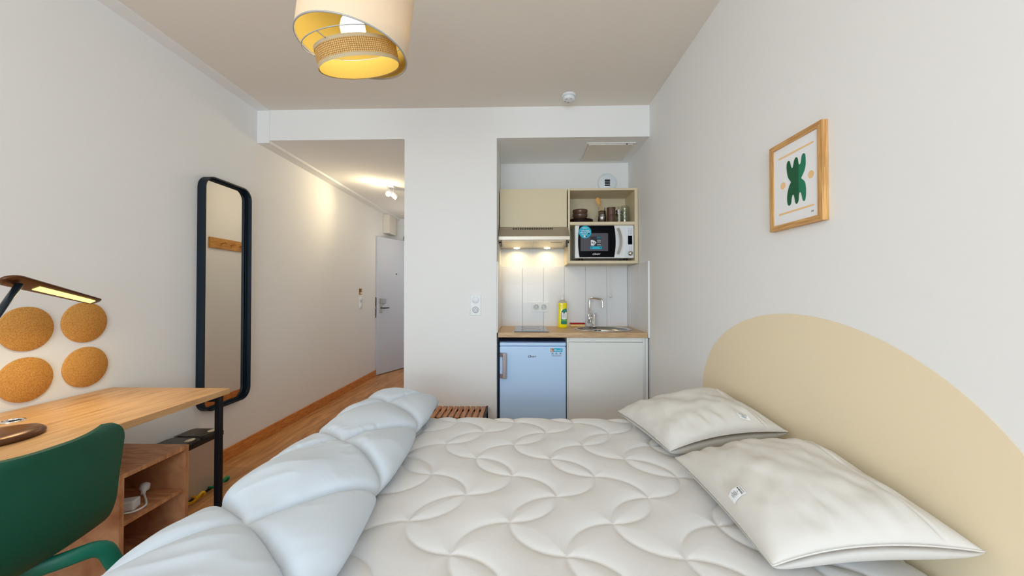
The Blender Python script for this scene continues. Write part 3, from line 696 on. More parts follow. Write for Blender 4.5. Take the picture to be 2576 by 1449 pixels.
# sink cutout
SX, SY, SR = .70, 3.385, .228
cut = bpy.data.objects['worktop']
cb = MB().lathe([(0, wt-.2), (SR-.012, wt-.2), (SR-.012, wt+.1), (0, wt+.1)], (SX, SY, 0), n=64)
cobj = obj('cutter', cb, M['steel'])
md = cut.modifiers.new('b', 'BOOLEAN'); md.object = cobj; md.operation = 'DIFFERENCE'; md.solver = 'EXACT'
dg = bpy.context.evaluated_depsgraph_get(); nm = bpy.data.meshes.new_from_object(cut.evaluated_get(dg)); cut.modifiers.clear(); cut.data = nm; bpy.data.objects.remove(cobj)
sk = thing('sink', 'round stainless steel sink set in the worktop', 'sink', (SX, SY, wt))
obj('rim', MB().ring([(SR+.022, wt+.0005), (SR+.020, wt+.004), (SR, wt+.005), (SR-.014, wt+.001), (SR-.014, wt-.001)], c=(SX, SY, 0), n=72), M['steel'], sk)
obj('bowl', MB().ring([(SR-.014, wt+.001), (SR-.022, wt-.03), (SR-.045, wt-.12), (SR-.09, wt-.145), (.035, wt-.15), (.035, wt-.152), (SR-.088, wt-.148), (SR-.042, wt-.123), (SR-.019, wt-.03), (SR-.0135, wt-.003)], c=(SX, SY, 0), n=72), M['steel'], sk)
obj('drain', MB().lathe([(0, wt-.153), (.036, wt-.153), (.036, wt-.148), (.03, wt-.146), (0, wt-.147)], (SX, SY, 0), n=32), M['chrome'], sk)
obj('overflow_slots', MB().box(SX-.03, SX-.004, SY+SR-.030, SY+SR-.022, wt-.035, wt-.029).box(SX+.004, SX+.03, SY+SR-.030, SY+SR-.022, wt-.035, wt-.029), M['ink'], sk)
# faucet
fx, fy = .672, 3.632
fa = thing('faucet', 'chrome swivel faucet with a squared spout behind the sink', 'faucet', (fx, fy, wt))
obj('faucet_body', MB().lathe([(0, 0), (.026, 0), (.026, .006), (.021, .01), (.021, .115), (.018, .12), (0, .12)], (fx, fy-.02, wt), n=32), M['chrome'], fa)
pth = smoothc([(fx-.045, fy-.03, wt+.06), (fx-.045, fy-.035, wt+.11), (fx-.045, fy-.04, wt+.20), (fx-.043, fy-.04, wt+.25), (fx-.03, fy-.05, wt+.268), (fx+.03, fy-.1, wt+.262), (fx+.052, fy-.118, wt+.25), (fx+.058, fy-.122, wt+.215), (fx+.058, fy-.122, wt+.18)], 6)
obj('spout', MB().tube(pth, .0098, 16), M['chrome'], fa)
obj('side_valve', MB().tube([(fx-.045, fy-.03, wt+.035), (fx-.045, fy-.03, wt+.12)], .0145, 18).tube([(fx-.045, fy-.028, wt+.085), (fx, fy-.02, wt+.085)], .009, 12), M['chrome'], fa)
obj('lever', MB().tube([(fx, fy-.02, wt+.12), (fx, fy-.02, wt+.128)], .018, 20).tube([(fx, fy-.03, wt+.126), (fx-.0, fy-.09, wt+.135)], .005, 10), M['chrome'], fa)
# hob
hb = thing('induction_hob', 'black glass hob panel set in the left of the worktop', 'hob', (.075, 3.35, wt))
obj('glass_panel', MB().box(-.066, .214, 3.10, 3.625, wt, wt+.006, .001), M['hob'], hb)
rg = MB()
for y in (3.24, 3.48): rg.ring([(.078, wt+.0061), (.080, wt+.0061), (.080, wt+.0064), (.078, wt+.0064)], c=(.074, y, 0), n=48)
obj('burner_rings', rg, M['greyink'], hb)
# dish soap
sx_, sy_ = .366, 3.50
ds = thing('dish_soap_bottle', 'yellow dish soap bottle with a green label on the worktop', 'soap bottle', (sx_, sy_, wt))
def slab(prof, x, y, mb, dpt=.5, n=36, p=2.6):
    vs = []; fs = []
    for w_, z_ in prof:
        for i in range(n):
            a = 2*PI*i/n; ca, sa = math.cos(a), math.sin(a)
            vs.append((x+w_*math.copysign(abs(ca)**(2/p), ca), y+w_*dpt*math.copysign(abs(sa)**(2/p), sa), z_))
    k = len(prof)
    for j in range(k-1):
        for i in range(n): fs.append([j*n+i, j*n+(i+1) % n, (j+1)*n+(i+1) % n, (j+1)*n+i])
    fs.append(list(range(n))[::-1]); fs.append([(k-1)*n+i for i in range(n)]); return mb.add(vs, fs, True)
obj('bottle_body', slab([(.030, wt), (.040, wt+.003), (.043, wt+.012), (.0425, wt+.05), (.041, wt+.10), (.0385, wt+.15), (.0375, wt+.18), (.040, wt+.21), (.041, wt+.222), (.040, wt+.226)], sx_, sy_, MB()), M['soap'], ds)
obj('bottle_shoulder', slab([(.040, wt+.226), (.038, wt+.235), (.028, wt+.247), (.015, wt+.252)], sx_, sy_, MB(), .5), M['soaptop'], ds)
obj('push_cap', MB().lathe([(0, .252), (.016, .252), (.016, .262), (.011, .268), (.009, .278), (.006, .282), (.006, .292), (.008, .295), (.007, .302), (0, .303)], (sx_, sy_, wt), n=24), M['white'], ds)
yl = sy_-.0225
def lab(pts, m_, h): return MB().prism([(sx_+a, wt+b) for a, b in pts], 'XZ', yl-h, yl+.004)
L1 = [(-.018, .04), (-.014, .034), (.032, .034), (.036, .04), (.037, .12), (.034, .17), (.028, .178), (.0, .165), (-.013, .150), (-.018, .13)]
lo_ = obj('label', lab(L1, None, .0012), M['lblgreen'], ds, label='green and white front label')
obj('label_white', lab([(-.013, .085), (.012, .075), (.034, .085), (.034, .142), (-.013, .142)], None, .0018), M['paper'], lo_)
obj('label_leaf', lab([(-.017, .062), (.034, .062), (.034, .082), (.012, .072), (-.014, .082), (-.017, .08)], None, .0016), M['lblleaf'], lo_)
lt = MB()
for a, b, c_, d2 in ((.004, .017, .132, .145), (-.006, .027, .112, .114), (-.004, .004, .098, .103), (.010, .014, .098, .103), (.02, .026, .098, .103), (.0, .022, .119, .121)): lt.prism([(sx_+a, wt+c_), (sx_+b, wt+c_), (sx_+b, wt+d2), (sx_+a, wt+d2)], 'XZ', yl-.0022, yl)
obj('label_print', lt, M['ink'], lo_)
# sponge
sg = thing('sponge', 'red and cream dish sponge on the worktop left of the sink', 'sponge', (.51, 3.60, wt))
obj('foam', MB().box(.447, .583, 3.575, 3.64, wt+.003, wt+.026, .004), M['sponge'], sg)
obj('scouring_layer', MB().box(.446, .584, 3.574, 3.641, wt+.026, wt+.036, .002), M['red'], sg)
# double socket
so_ = thing('double_socket', 'white double socket plate on the splashback panels', 'socket', (.168, YK-.008, 1.034))
obj('plate', MB().box(.087, .250, YK-.0180, YK-.0098, 1.035, 1.128, .002), M['white'], so_)
for xx in (.132, .205):
    ins = obj('socket_insert', MB().ring([(.029, -.018), (.029, -.022), (.026, -.023), (.022, -.0185)], c=(xx, YK, 1.082), axis='Y', n=32).lathe([(0, -.0182), (.022, -.0182), (.022, -.019), (0, -.019)], (xx, YK, 1.082), 'Y', 32), M['whitem'], so_)
    h_ = MB()
    for a, b in ((-.0095, 0), (.0095, 0), (0, .0095)): h_.lathe([(0, -.0192), (.0027, -.0192), (.0027, -.0196), (0, -.0196)], (xx+a, YK, 1.082+b), 'Y', 12)
    obj('socket_holes', h_, M['ink'], ins)
# pull cord
pc = thing('pull_cord', 'thin white pull cord with a ball hanging under the wall cabinet', 'pull cord', (.825, 3.60, 1.485))
obj('cord', MB().tube([(.825, 3.60, 1.478), (.825, 3.60, 1.20)], .0012, 6), M['white'], pc)
obj('ball', MB().lathe([(0, .012), (.006, .010), (.011, 0), (.008, -.009), (0, -.012)], (.825, 3.60, 1.187), n=20), M['lamw'], pc)
# fridge
fx0, fx1, fy0, fzt = -.183, .350, 3.09, .822
fg = thing('mini_fridge', 'white undercounter fridge with a grey side handle', 'fridge', ((fx0+fx1)/2, 3.35, 0))
obj('cabinet_body', MB().box(fx0+.004, fx1-.004, fy0+.05, YK-.03, .02, fzt-.004, .004), M['fridge'], fg)
obj('top_cover', MB().box(fx0, fx1, fy0+.004, YK-.03, fzt-.003, fzt+.004, .002), M['fridgetop'], fg)
dr = obj('door', MB().box(fx0, fx1, fy0, fy0+.045, .06, fzt-.034, .010, seg=3), M['fridge'], fg)
obj('top_band', MB().box(fx0, fx1, fy0, fy0+.045, fzt-.032, fzt-.004, .006), M['fridge'], fg)
obj('door_gasket', MB().box(fx0+.01, fx1-.01, fy0+.045, fy0+.05, .06, fzt-.01), M['greyink'], fg)
obj('handle', MB().tube([(fx0+.003, fy0+.002, .722), (fx0+.010, fy0-.02, .722), (fx0+.035, fy0-.034, .722)], .01, rect=(.016, .004)).tube([(fx0+.003, fy0+.002, .552), (fx0+.010, fy0-.02, .552), (fx0+.035, fy0-.034, .552)], .01, rect=(.016, .004)).box(fx0+.026, fx0+.056, fy0-.042, fy0-.030, .536, .738, .003), M['handle'], dr)
lg = MB(); brand(lg, .075, fy0-.0005, .706, .055, M['ink']); obj('brand_mark', lg, None, dr)
es = obj('energy_sticker', MB().box(.225, .322, fy0-.001, fy0, .744, .774), M['cyan'], dr, label='turquoise sticker reading 10')
obj('sticker_photo', MB().box(.225, .248, fy0-.0014, fy0-.0008, .744, .774), M['photo'], es)
tx = MB(); text_mesh('10', .021, face_y(.262, fy0-.0012, .757), M['paper'], tx, .0002, bold=.0004)
for a, b, c_ in ((.30, .318, .767), (.276, .316, .757), (.276, .308, .750)): tx.box(a, b, fy0-.0014, fy0-.0009, c_, c_+.0018, m=M['paper'])
obj('sticker_text', tx, None, es)
tx = MB()
for k, xx in enumerate((.242, .272, .305)):
    tx.prism([(xx-.007, .733), (xx+.007, .733), (xx, .741)], 'XZ', fy0-.0008, fy0-.0002, m=M['greyink']); tx.box(xx-.009, xx+.010, fy0-.0008, fy0-.0002, .727, .731, m=M['greyink'])
for z_ in (.718, .713, .709): tx.box(.232+(.718-z_)*.6, .316-(.718-z_)*.8, fy0-.0008, fy0-.0002, z_, z_+.0016, m=M['greyink'])
obj('sticker_lines', tx, None, es)
for x in (fx0+.05, fx1-.05): obj('foot', MB().lathe([(0, 0), (.015, 0), (.015, .02), (0, .02)], (x, fy0+.08, 0), n=16), M['blackpl'], fg)
# base cabinet
bc = thing('base_cabinet', 'cream base cabinet with one door under the sink', 'cabinet', (.68, 3.37, 0))
obj('carcass', MB().box(.357, .375, 3.10, YK-.01, 0, wt-.041).box(.962, .980, 3.10, YK-.01, 0, wt-.041).box(.375, .962, 3.12, 3.14, wt-.08, wt-.041).box(.375, .962, 3.40, YK-.01, .08, .098), M['lamw'], bc)
obj('door', MB().box(.366, .958, 3.080, 3.098, .10, .822, .0015), M['lamw'], bc)
obj('top_rail', MB().box(.376, .961, 3.10, 3.118, .824, wt-.042), M['lamw'], bc)
obj('filler_strip', MB().box(.9805, .9975, 3.085, 3.10, 0, wt-.042), M['lamw'], bc)
obj('plinth', MB().box(.376, .961, 3.13, 3.15, 0, .095), M['lamw'], bc)

# wall cabinet (open shelves)
ux0, ux1, uy0, uz0, uz1 = .399, 1.006, 3.36, 1.474, 2.132; t_ = .018
uc = thing('open_wall_cabinet', 'cream open wall cabinet holding dishes and the microwave', 'cabinet', ((ux0+ux1)/2, 3.5, uz0))
obj('side_panel', MB().box(ux0, ux0+t_, uy0, YK-.0, uz0, uz1, .001), M['lam'], uc)
obj('side_panel', MB().box(ux1-t_-.01, ux1, uy0, YK, uz0, uz1, .001), M['lam'], uc)
obj('top_panel', MB().box(ux0+t_, ux1-t_-.01, uy0, YK, uz1-t_, uz1), M['lam'], uc)
obj('shelf', MB().box(ux0+t_, ux1-t_-.01, uy0+.002, YK-.012, 1.812, 1.838), M['lam'], uc)
obj('bottom_panel', MB().box(ux0+t_, ux1-t_-.01, uy0, YK, uz0, uz0+.024), M['lam'], uc)
obj('back_panel', MB().box(ux0+t_, ux1-t_-.01, YK-.01, YK-.002, uz0+.024, uz1-t_), M['lam'], uc)
# flap cabinet over hood
hc = thing('hood_cabinet', 'cream wall cabinet with a plain flap door above the hood', 'cabinet', (.09, 3.5, 1.79))
obj('carcass', MB().box(-.198, .392, 3.38, YK, 1.79, 2.125), M['lam'], hc)
obj('flap_door', MB().box(-.197, .388, 3.358, 3.377, 1.792, 2.130, .001), M['lam'], hc)
# extractor hood
hd = thing('extractor_hood', 'steel extractor hood with two lit lamps under the flap cabinet', 'extractor hood', (.09, 3.4, 1.63))
hx0, hx1 = -.200, .396
obj('hood_body', MB().prism([(YK-.001, 1.788), (3.345, 1.788), (3.335, 1.782), (3.215, 1.695), (3.205, 1.69), (3.205, 1.662), (3.215, 1.658), (YK-.001, 1.636)], 'YZ', hx0, hx1), M['hood'], hd)
obj('filter_panel', MB().prism([(3.225, 1.6585), (3.56, 1.6430), (3.56, 1.6400), (3.225, 1.6550)], 'YZ', hx0+.03, .094), M['hoodu'], hd)
obj('filter_panel', MB().prism([(3.225, 1.6585), (3.56, 1.6430), (3.56, 1.6400), (3.225, 1.6550)], 'YZ', .098, hx1-.03), M['hoodu'], hd)
vs_ = MB(); sd_ = Vector((0, -.12, -.087)).normalized()
for k in range(23):
    x = -.078+.0152*k; p = Vector((x, 3.333, 1.7805)); T = Matrix.Translation(p+sd_*.012) @ sd_.to_track_quat('Z', 'X').to_matrix().to_4x4()
    vs_.add([tuple(Vector((x+a, 3.335-c_, 1.782-c_*.725+.0012))) for a, c_ in ((-.0042, .002), (.0042, .002), (.0042, .026), (-.0042, .026))], [[0, 1, 2, 3]]).add([tuple(Vector((x+a, 3.335-c_, 1.782-c_*.725-.001))) for a, c_ in ((-.0042, .002), (.0042, .002), (.0042, .026), (-.0042, .026))], [[3, 2, 1, 0]])
obj('vent_slots', vs_, M['dark'], hd)
bt_ = MB()
for k in range(5): disc(bt_, (.046+.015*k, 3.2055, 1.675), .0035, -.002, 'Y', n=12)
obj('control_buttons', bt_, M['paper'], hd)
for x, s_ in ((hx0+.012, 1), (hx1-.012, -1)):
    obj('hinge_bracket', MB().box(x+s_*.006, x+s_*.016, 3.21, 3.24, 1.605, 1.652, .002).tube([(x+s_*.012, 3.22, 1.642), (x-s_*.006, 3.22, 1.642)], .008, 12), M['blackpl'], hd)
for x in (-.052, .232):
    obj('hood_lamp', MB().box(-.020, .020, -.020, .020, -.002, .002, T=Matrix.Translation((x, 3.60, 1.6362)) @ Matrix.Rotation(-.047, 4, 'X') @ Matrix.Rotation(PI/4, 4, 'Z')), M['led2'], hd)
    area('hood_light', (x, 3.58, 1.63), (0, 0, 0), .04, .04, .42, (1, .74, .36), 165)
tx = MB(); text_mesh('EASY CLEAN FILTER', .010, Matrix.Translation((.30, 3.29, 1.6515)) @ Matrix.Rotation(PI, 4, 'X') @ Matrix.Rotation(0, 4, 'Z'), M['ink'], tx, .0003)
# (illegible line of small print on the filter)
tx = MB()
for k in range(9): tx.box(.245+k*.011, .252+k*.011, 3.30, 3.303, 1.649, 1.6515)
obj('filter_print', tx, M['ink'], hd)

# vent disc on the back wall
ve = thing('wall_vent', 'round translucent white air vent above the open cabinet', 'vent', (.81, YK, 2.286))
obj('vent_disc', MB().lathe([(0, -.016), (.070, -.016), (.088, -.008), (.092, 0), (0, 0)], (.812, YK, 2.268), 'Y', 48), M['whitem'], ve)
obj('vent_opening', MB().box(.785, .835, YK-.0175, YK-.0155, 2.235, 2.30), M['dark'], ve)
gr = MB()
for z in (2.246, 2.262, 2.278, 2.292): gr.box(.765, .855, YK-.020, YK-.0176, z, z+.0025)
obj('vent_louvres', gr, M['white'], ve)

# microwave
wx0, wx1, wy0, wz0, wz1 = .462, .976, 3.375, 1.522, 1.811
mw = thing('microwave', 'white microwave with black door and turquoise stickers', 'microwave', ((wx0+wx1)/2, 3.52, wz0))
obj('casing', MB().box(wx0+.004, wx1-.004, wy0+.02, YK-.02, wz0, wz1, .004), M['white'], mw)
obj('front_panel', MB().box(wx0, wx1, wy0+.002, wy0+.022, wz0, wz1, .008, seg=3), M['white'], mw)
dwv = []
for i in range(13): q = i/12; dwv.append((wx0+.036+.012*(2*q-1)**2-.012+.003, wz0+.007+q*(wz1-wz0-.012)))
for i in range(13): q = 1-i/12; dwv.append((wx0+.351-.014*(2*q-1)**2+.003, wz0+.007+q*(wz1-wz0-.012)))
dd_ = obj('door', MB().prism(dwv, 'XZ', wy0-.004, wy0+.004), M['glassblack'], mw, label='black glass door')
obj('door_window', MB().prism(rrect(wx0+.048, wx0+.288, wz0+.062, wz0+.218, .004), 'XZ', wy0-.0048, wy0-.0035), M['mwwin'], dd_)
hpts = [Vector((wx0+.372+.022*(1-(2*q-1)**2), wy0-.004-.018*(1-(2*q-1)**2), wz0+.035+q*.225)) for q in [i/14 for i in range(15)]]
obj('door_handle', MB().tube(hpts, .01, rect=(.011, .005), up=(1, 0, 0)), M['steel'], mw)
obj('control_panel', MB().prism([(wx1-.095, wz1-.006), (wx1-.006, wz1-.006), (wx1-.006, wz0+.006), (wx1-.085, wz0+.006), (wx1-.068, wz0+.09), (wx1-.066, wz0+.17)], 'XZ', wy0-.001, wy0+.003), M['whitem'], mw)
obj('display', MB().box(wx1-.053, wx1-.016, wy0-.002, wy0, wz0+.118, wz0+.196), M['glassblack'], mw)
kb = MB()
for a in range(3):
    for b in range(5): kb.box(wx1-.05+a*.014, wx1-.044+a*.014, wy0-.0015, wy0, wz1-.035-b*.011, wz1-.031-b*.011)
for a in range(2):
    for b in range(4): kb.box(wx1-.042+a*.014, wx1-.037+a*.014, wy0-.0015, wy0, wz0+.10-b*.011, wz0+.104-b*.011)
obj('key_symbols', kb, M['greyink'], mw)
obj('dial', MB().lathe([(0, -.022), (.019, -.020), (.021, -.001), (0, -.001)], (wx1-.034, wy0, wz0+.040), 'Y', 32), M['steel'], mw)
st_ = obj('round_sticker', MB(), None, mw) if False else None
rsb = MB(); disc(rsb, (wx0+.088, wy0-.004, wz1-.061), .0545, -.0012, 'Y', n=48)
rs_ = obj('round_sticker', rsb, M['cyan'], dd_, label='round turquoise sticker')
tx = MB(); brand(tx, wx0+.086, wy0-.0054, wz1-.026, .038, M['paper'])
text_mesh("Let's meet", .0165, face_y(wx0+.089, wy0-.0054, wz1-.047) @ Matrix.Rotation(.06, 4, 'Z'), M['paper'], tx, .0002, bold=.0003); text_mesh('also via App!', .0165, face_y(wx0+.089, wy0-.0054, wz1-.061) @ Matrix.Rotation(.06, 4, 'Z'), M['paper'], tx, .0002, bold=.0003)
for k, (a, b) in enumerate(((.056, .110), (.058, .105), (.060, .100))): tx.box(wx0+a, wx0+b, wy0-.0056, wy0-.005, wz1-.077-.006*k, wz1-.0755-.006*k, m=M['paper'])
tx.box(wx0+.114, wx0+.126, wy0-.0056, wy0-.005, wz1-.080, wz1-.068, m=M['sticker']); tx.box(wx0+.076, wx0+.091, wy0-.0056, wy0-.005, wz1-.106, wz1-.092, m=M['paper']); tx.box(wx0+.093, wx0+.104, wy0-.0056, wy0-.005, wz1-.104, wz1-.093, m=M['sticker'])
obj('sticker_text', tx, None, rs_)
qs = obj('square_sticker', MB().box(wx0+.134, wx0+.228, wy0-.0058, wy0-.0046, wz0+.082, wz0+.188), M['sticker'], dd_, label='dark and turquoise promotional sticker')
tx = MB(); tx.box(wx0+.133, wx0+.231, wy0-.0065, wy0-.0055, wz0+.078, wz0+.102, m=M['cyan']); brand(tx, wx0+.208, wy0-.0064, wz0+.181, .032, M['cyan'])
tx.prism([(wx0+.138, wz0+.110), (wx0+.162, wz0+.108), (wx0+.185, wz0+.135), (wx0+.172, wz0+.150), (wx0+.150, wz0+.158), (wx0+.137, wz0+.158)], 'XZ', wy0-.0065, wy0-.0055, m=M['paper'])
tx.box(wx0+.144, wx0+.154, wy0-.0068, wy0-.0062, wz0+.128, wz0+.14, m=M['ink']); tx.prism([(wx0+.158, wz0+.12), (wx0+.165, wz0+.118), (wx0+.174, wz0+.135), (wx0+.165, wz0+.145)], 'XZ', wy0-.0068, wy0-.0062, m=M['greyink'])
for z_ in (.168, .158, .150, .146, .133, .117, .113): tx.box(wx0+.192, wx0+.224, wy0-.0064, wy0-.0055, wz0+z_, wz0+z_+.002, m=M['paper'] if z_ != .168 else M['cyan'])
tx.box(wx0+.140, wx0+.149, wy0-.0069, wy0-.006, wz0+.085, wz0+.094, m=M['sticker']); tx.box(wx0+.214, wx0+.223, wy0-.0069, wy0-.006, wz0+.086, wz0+.095, m=M['sticker'])
obj('sticker_print', tx, None, qs)
tx = MB(); brand(tx, wx0+.183, wy0-.0046, wz0+.034, .054, M['logo']); obj('brand_mark', tx, None, dd_)
for x in (wx0+.06, wx1-.06): obj('foot', MB().lathe([(0, wz0), (.02, wz0), (.016, uz0+.0245), (0, uz0+.0245)], (x, wy0+.06, 0), n=16), M['blackpl'], mw); obj('foot', MB().lathe([(0, wz0), (.02, wz0), (.016, uz0+.0245), (0, uz0+.0245)], (x, YK-.08, 0), n=16), M['blackpl'], mw)

# dishes on the shelf
sz = 1.8385
px_, py_ = .533, 3.515
# plate profile closed through the axis: build as a lathe
def plate(z, r=.112): return MB().lathe([(0, z), (r*.62, z), (r*.66, z+.003), (r, z+.011), (r, z+.0135), (r-.003, z+.014), (r*.66, z+.007), (0, z+.0065)], (px_, py_, 0), n=48)
ordn = ('bottom one of the plate stack', 'second plate up in the stack', 'third plate up in the stack', 'top plate of the stack, right under the bowls')
for k in range(4): tag(obj('dinner_plate', plate(sz+.0095*k), M['dbrown']), 'Dark brown plate on the shelf, '+ordn[k], 'plate', 'plates on the cabinet shelf')
bz0 = sz+.0095*3+.0085
def bowl(z, r=.069, h=.058): return MB().lathe([(0, z), (r*.74, z), (r*.86, z+h*.35), (r*.98, z+h*.72), (r, z+h), (r-.003, z+h), (r*.94, z+h*.72), (r*.82, z+h*.38), (r*.7, z+.006), (0, z+.006)], (px_-.006, py_-.01, 0), n=44)
tag(obj('bowl', bowl(bz0), M['brown']), 'Brown bowl resting on the plates, lower of two', 'bowl', 'bowls on the plates')
tag(obj('bowl', bowl(bz0+.036), M['brown']), 'Brown bowl nested on top of the other bowl', 'bowl', 'bowls on the plates')
# cutlery holder
hx_, hy_ = .722, 3.49
cp = thing('cutlery_holder', 'perforated steel cutlery holder in the middle of the shelf', 'cutlery holder', (hx_, hy_, sz))
obj('cup', MB().lathe([(0, 0), (.036, 0), (.036, .118), (.034, .118), (.034, .003), (0, .003)], (hx_, hy_, sz), n=40), M['steel'], cp)
hl = MB()
for a in np.linspace(-2.6, -.55, 9):
    for k in range(6): hl.lathe([(0, .0355), (.0032, .0355), (.0032, .0366), (0, .0366)], axis='X', n=10, smooth=False, T=Matrix.Translation((hx_, hy_, sz+.018+.014*k)) @ Matrix.Rotation(a, 4, 'Z'))
obj('perforations', hl, M['dark'], cp)
tag(obj('wooden_spoon', MB().tube([(hx_+.012, hy_, sz+.006), (hx_-.004, hy_, sz+.12), (hx_-.022, hy_-.002, sz+.185)], [.0045, .0045, .006], 10).lathe([(0, -.036), (.012, -.03), (.021, -.008), (.021, .008), (.014, .026), (0, .034)], n=24, sy=.32, T=Matrix.Translation((hx_-.034, hy_-.003, sz+.213)) @ Matrix.Rotation(-.28, 4, 'Y')), M['spoon']), 'wooden spoon standing in the cutlery holder', 'spoon')
for k, (a, lean, lbl, cat, nm_) in enumerate(((-.022, -.12, 'steel knife leaning at the left of the cutlery holder', 'knife', 'table_knife'), (.020, .06, 'dark handled fork standing right in the cutlery holder', 'fork', 'table_fork'), (.006, .2, 'steel spoon leaning right in the cutlery holder', 'spoon', 'table_spoon'))):
    tag(obj(nm_, MB().tube([(hx_+a*.6, hy_+.012*(k-1), sz+.006), (hx_+a+lean*.05, hy_+.012*(k-1), sz+.12), (hx_+a+lean*.12, hy_+.012*(k-1), sz+.152)], [.003, .0045, .007], 10, sx=.4, sy=1.2), M['steel'] if k != 1 else M['dbrown']), lbl, cat)
# mugs
gx, gy = .797, 3.46
for k in range(2):
    z = sz+.068*k
    g = thing('mug', ('Brown mug on the shelf, lower of two stacked', 'Brown mug stacked upright on top of the other mug')[k], 'mug', (gx, gy, z), 'stacked mugs')
    obj('cup', MB().lathe([(0, z), (.034, z), (.038, z+.008), (.038, z+.066), (.0405, z+.070), (.0405, z+.0745) if k else (.038, z+.0675), (.036, z+.0745) if k else (.035, z+.0675), (.035, z+.01), (0, z+.006)], (gx, gy, 0), n=36), M['brown'], g)
    obj('handle', MB().tube(smoothc([(gx+.012, gy+.034, z+.055), (gx+.018, gy+.056, z+.052), (gx+.019, gy+.060, z+.035), (gx+.017, gy+.054, z+.018), (gx+.012, gy+.034, z+.015)], 4), .005, 8), M['dbrown'], g)
# french press
qx, qy = .872, 3.50
fp = thing('french_press', 'small chrome and glass coffee press between mugs and glasses', 'coffee press', (qx, qy, sz))
obj('glass_beaker', MB().lathe([(0, .006), (.028, .006), (.028, .115), (.026, .115), (.026, .008), (0, .008)], (qx, qy, sz), n=32), M['glass'], fp)
obj('chrome_frame', MB().lathe([(0, 0), (.030, 0), (.030, .012), (0, .012)], (qx, qy, sz), n=32).box(qx-.008, qx+.008, qy-.0325, qy-.0290, sz+.0, sz+.13).ring([(.0285, .085), (.0305, .085), (.0305, .10), (.0285, .10)], c=(qx, qy, sz), n=32), M['chrome'], fp)
obj('lid', MB().lathe([(0, .115), (.031, .115), (.031, .123), (.02, .133), (0, .135)], (qx, qy, sz), n=32), M['chrome'], fp)
obj('plunger_knob', MB().tube([(qx, qy, sz+.13), (qx, qy, sz+.15)], .0025, 8).lathe([(0, .147), (.008, .149), (.010, .156), (.007, .163), (0, .165)], (qx, qy, sz), n=20), M['steel'], fp)
obj('handle', MB().tube(smoothc([(qx-.012, qy+.026, sz+.105), (qx-.022, qy+.05, sz+.10), (qx-.023, qy+.052, sz+.06), (qx-.012, qy+.026, sz+.03)], 5), .005, 8), M['blackpl'], fp)
ax2, ay2 = .932, 3.51
for k in range(4):
    z = sz+.033*k
    b = MB().lathe([(0, z), (.027, z), (.030, z+.02), (.0325, z+.04), (.036, z+.068), (.034, z+.068), (.0305, z+.04), (.028, z+.02), (.024, z+.008), (0, z+.008)], (ax2, ay2, 0), n=32)
    tag(obj('drinking_glass', b, M['glass']), 'Clear tumbler at the shelf end, '+('bottom of the stack', 'second up in the stack', 'third up in the stack', 'top of the stack')[k], 'glass', 'stacked tumblers')

# ---------------------------------------------------------------- bed
mx0, mx1, my0, my1, mz = -.89, 1.0, .64, 2.115, .545
bf = thing('bed_base', 'dark upholstered bed base under the white mattress', 'bed base', (.05, 1.38, 0))
obj('base_box', MB().box(mx0+.01, mx1+.003, my0+.01, my1-.01, .08, .33, .01), mat('base_fabric', hx(60,50,44), .9), bf)
for x in (mx0+.08, mx1-.08):
    for y in (my0+.08, my1-.08): obj('leg', MB().lathe([(0, 0), (.022, 0), (.028, .08), (0, .08)], (x, y, 0), n=16), M['blackpl'], bf)
mt = thing('mattress', 'white quilted mattress with a wavy stitched top', 'mattress', (.05, 1.38, .33))
nx, ny = 470, 370
xs = np.linspace(mx0, mx1, nx); ys = np.linspace(my0, my1, ny); XX, YY = np.meshgrid(xs, ys, indexing='ij')
Rw = .152; Pq = .292          # arc radius, half period
dist = np.full(XX.shape, 9.)
for k in range(-8, 8):
    cxk = .115+.1525*k
    yL = 1.150 if k % 2 == 0 else 1.002
    for m_ in range(-4, 8):
        yc = yL+Pq*m_; sgn = -1 if m_ % 2 == 0 else 1
        dx = XX-cxk; dy = YY-yc
        el = np.sqrt((dx/Rw)**2+(dy/(Pq/2))**2)
        dd2 = np.abs(el-1)*(Rw+Pq/2)/2
        dist = np.where(sgn*dx >= -.002, np.minimum(dist, dd2), dist)
puff = .0075*(1-np.exp(-(dist/.011)**1.0)) + .0045*np.clip(dist/.055, 0, 1)**.8
ed = np.minimum(np.minimum(XX-mx0, mx1-XX), np.minimum(YY-my0, my1-YY)); er = .05
drop = np.where(ed < er, er-np.sqrt(np.clip(er*er-(er-ed)**2, 0, None)), 0)
ZZ = mz-.011+puff-drop+.004*vnoise(XX*5, YY*5)
top = MB().grid(np.stack([XX, YY, ZZ], -1)); obj('quilted_top', top, M['fabric'], mt)
obj('side_band', MB().prism(rrect(mx0, mx1, my0, my1, .03), 'XY', .331, mz-.062), M['fabric'], mt)

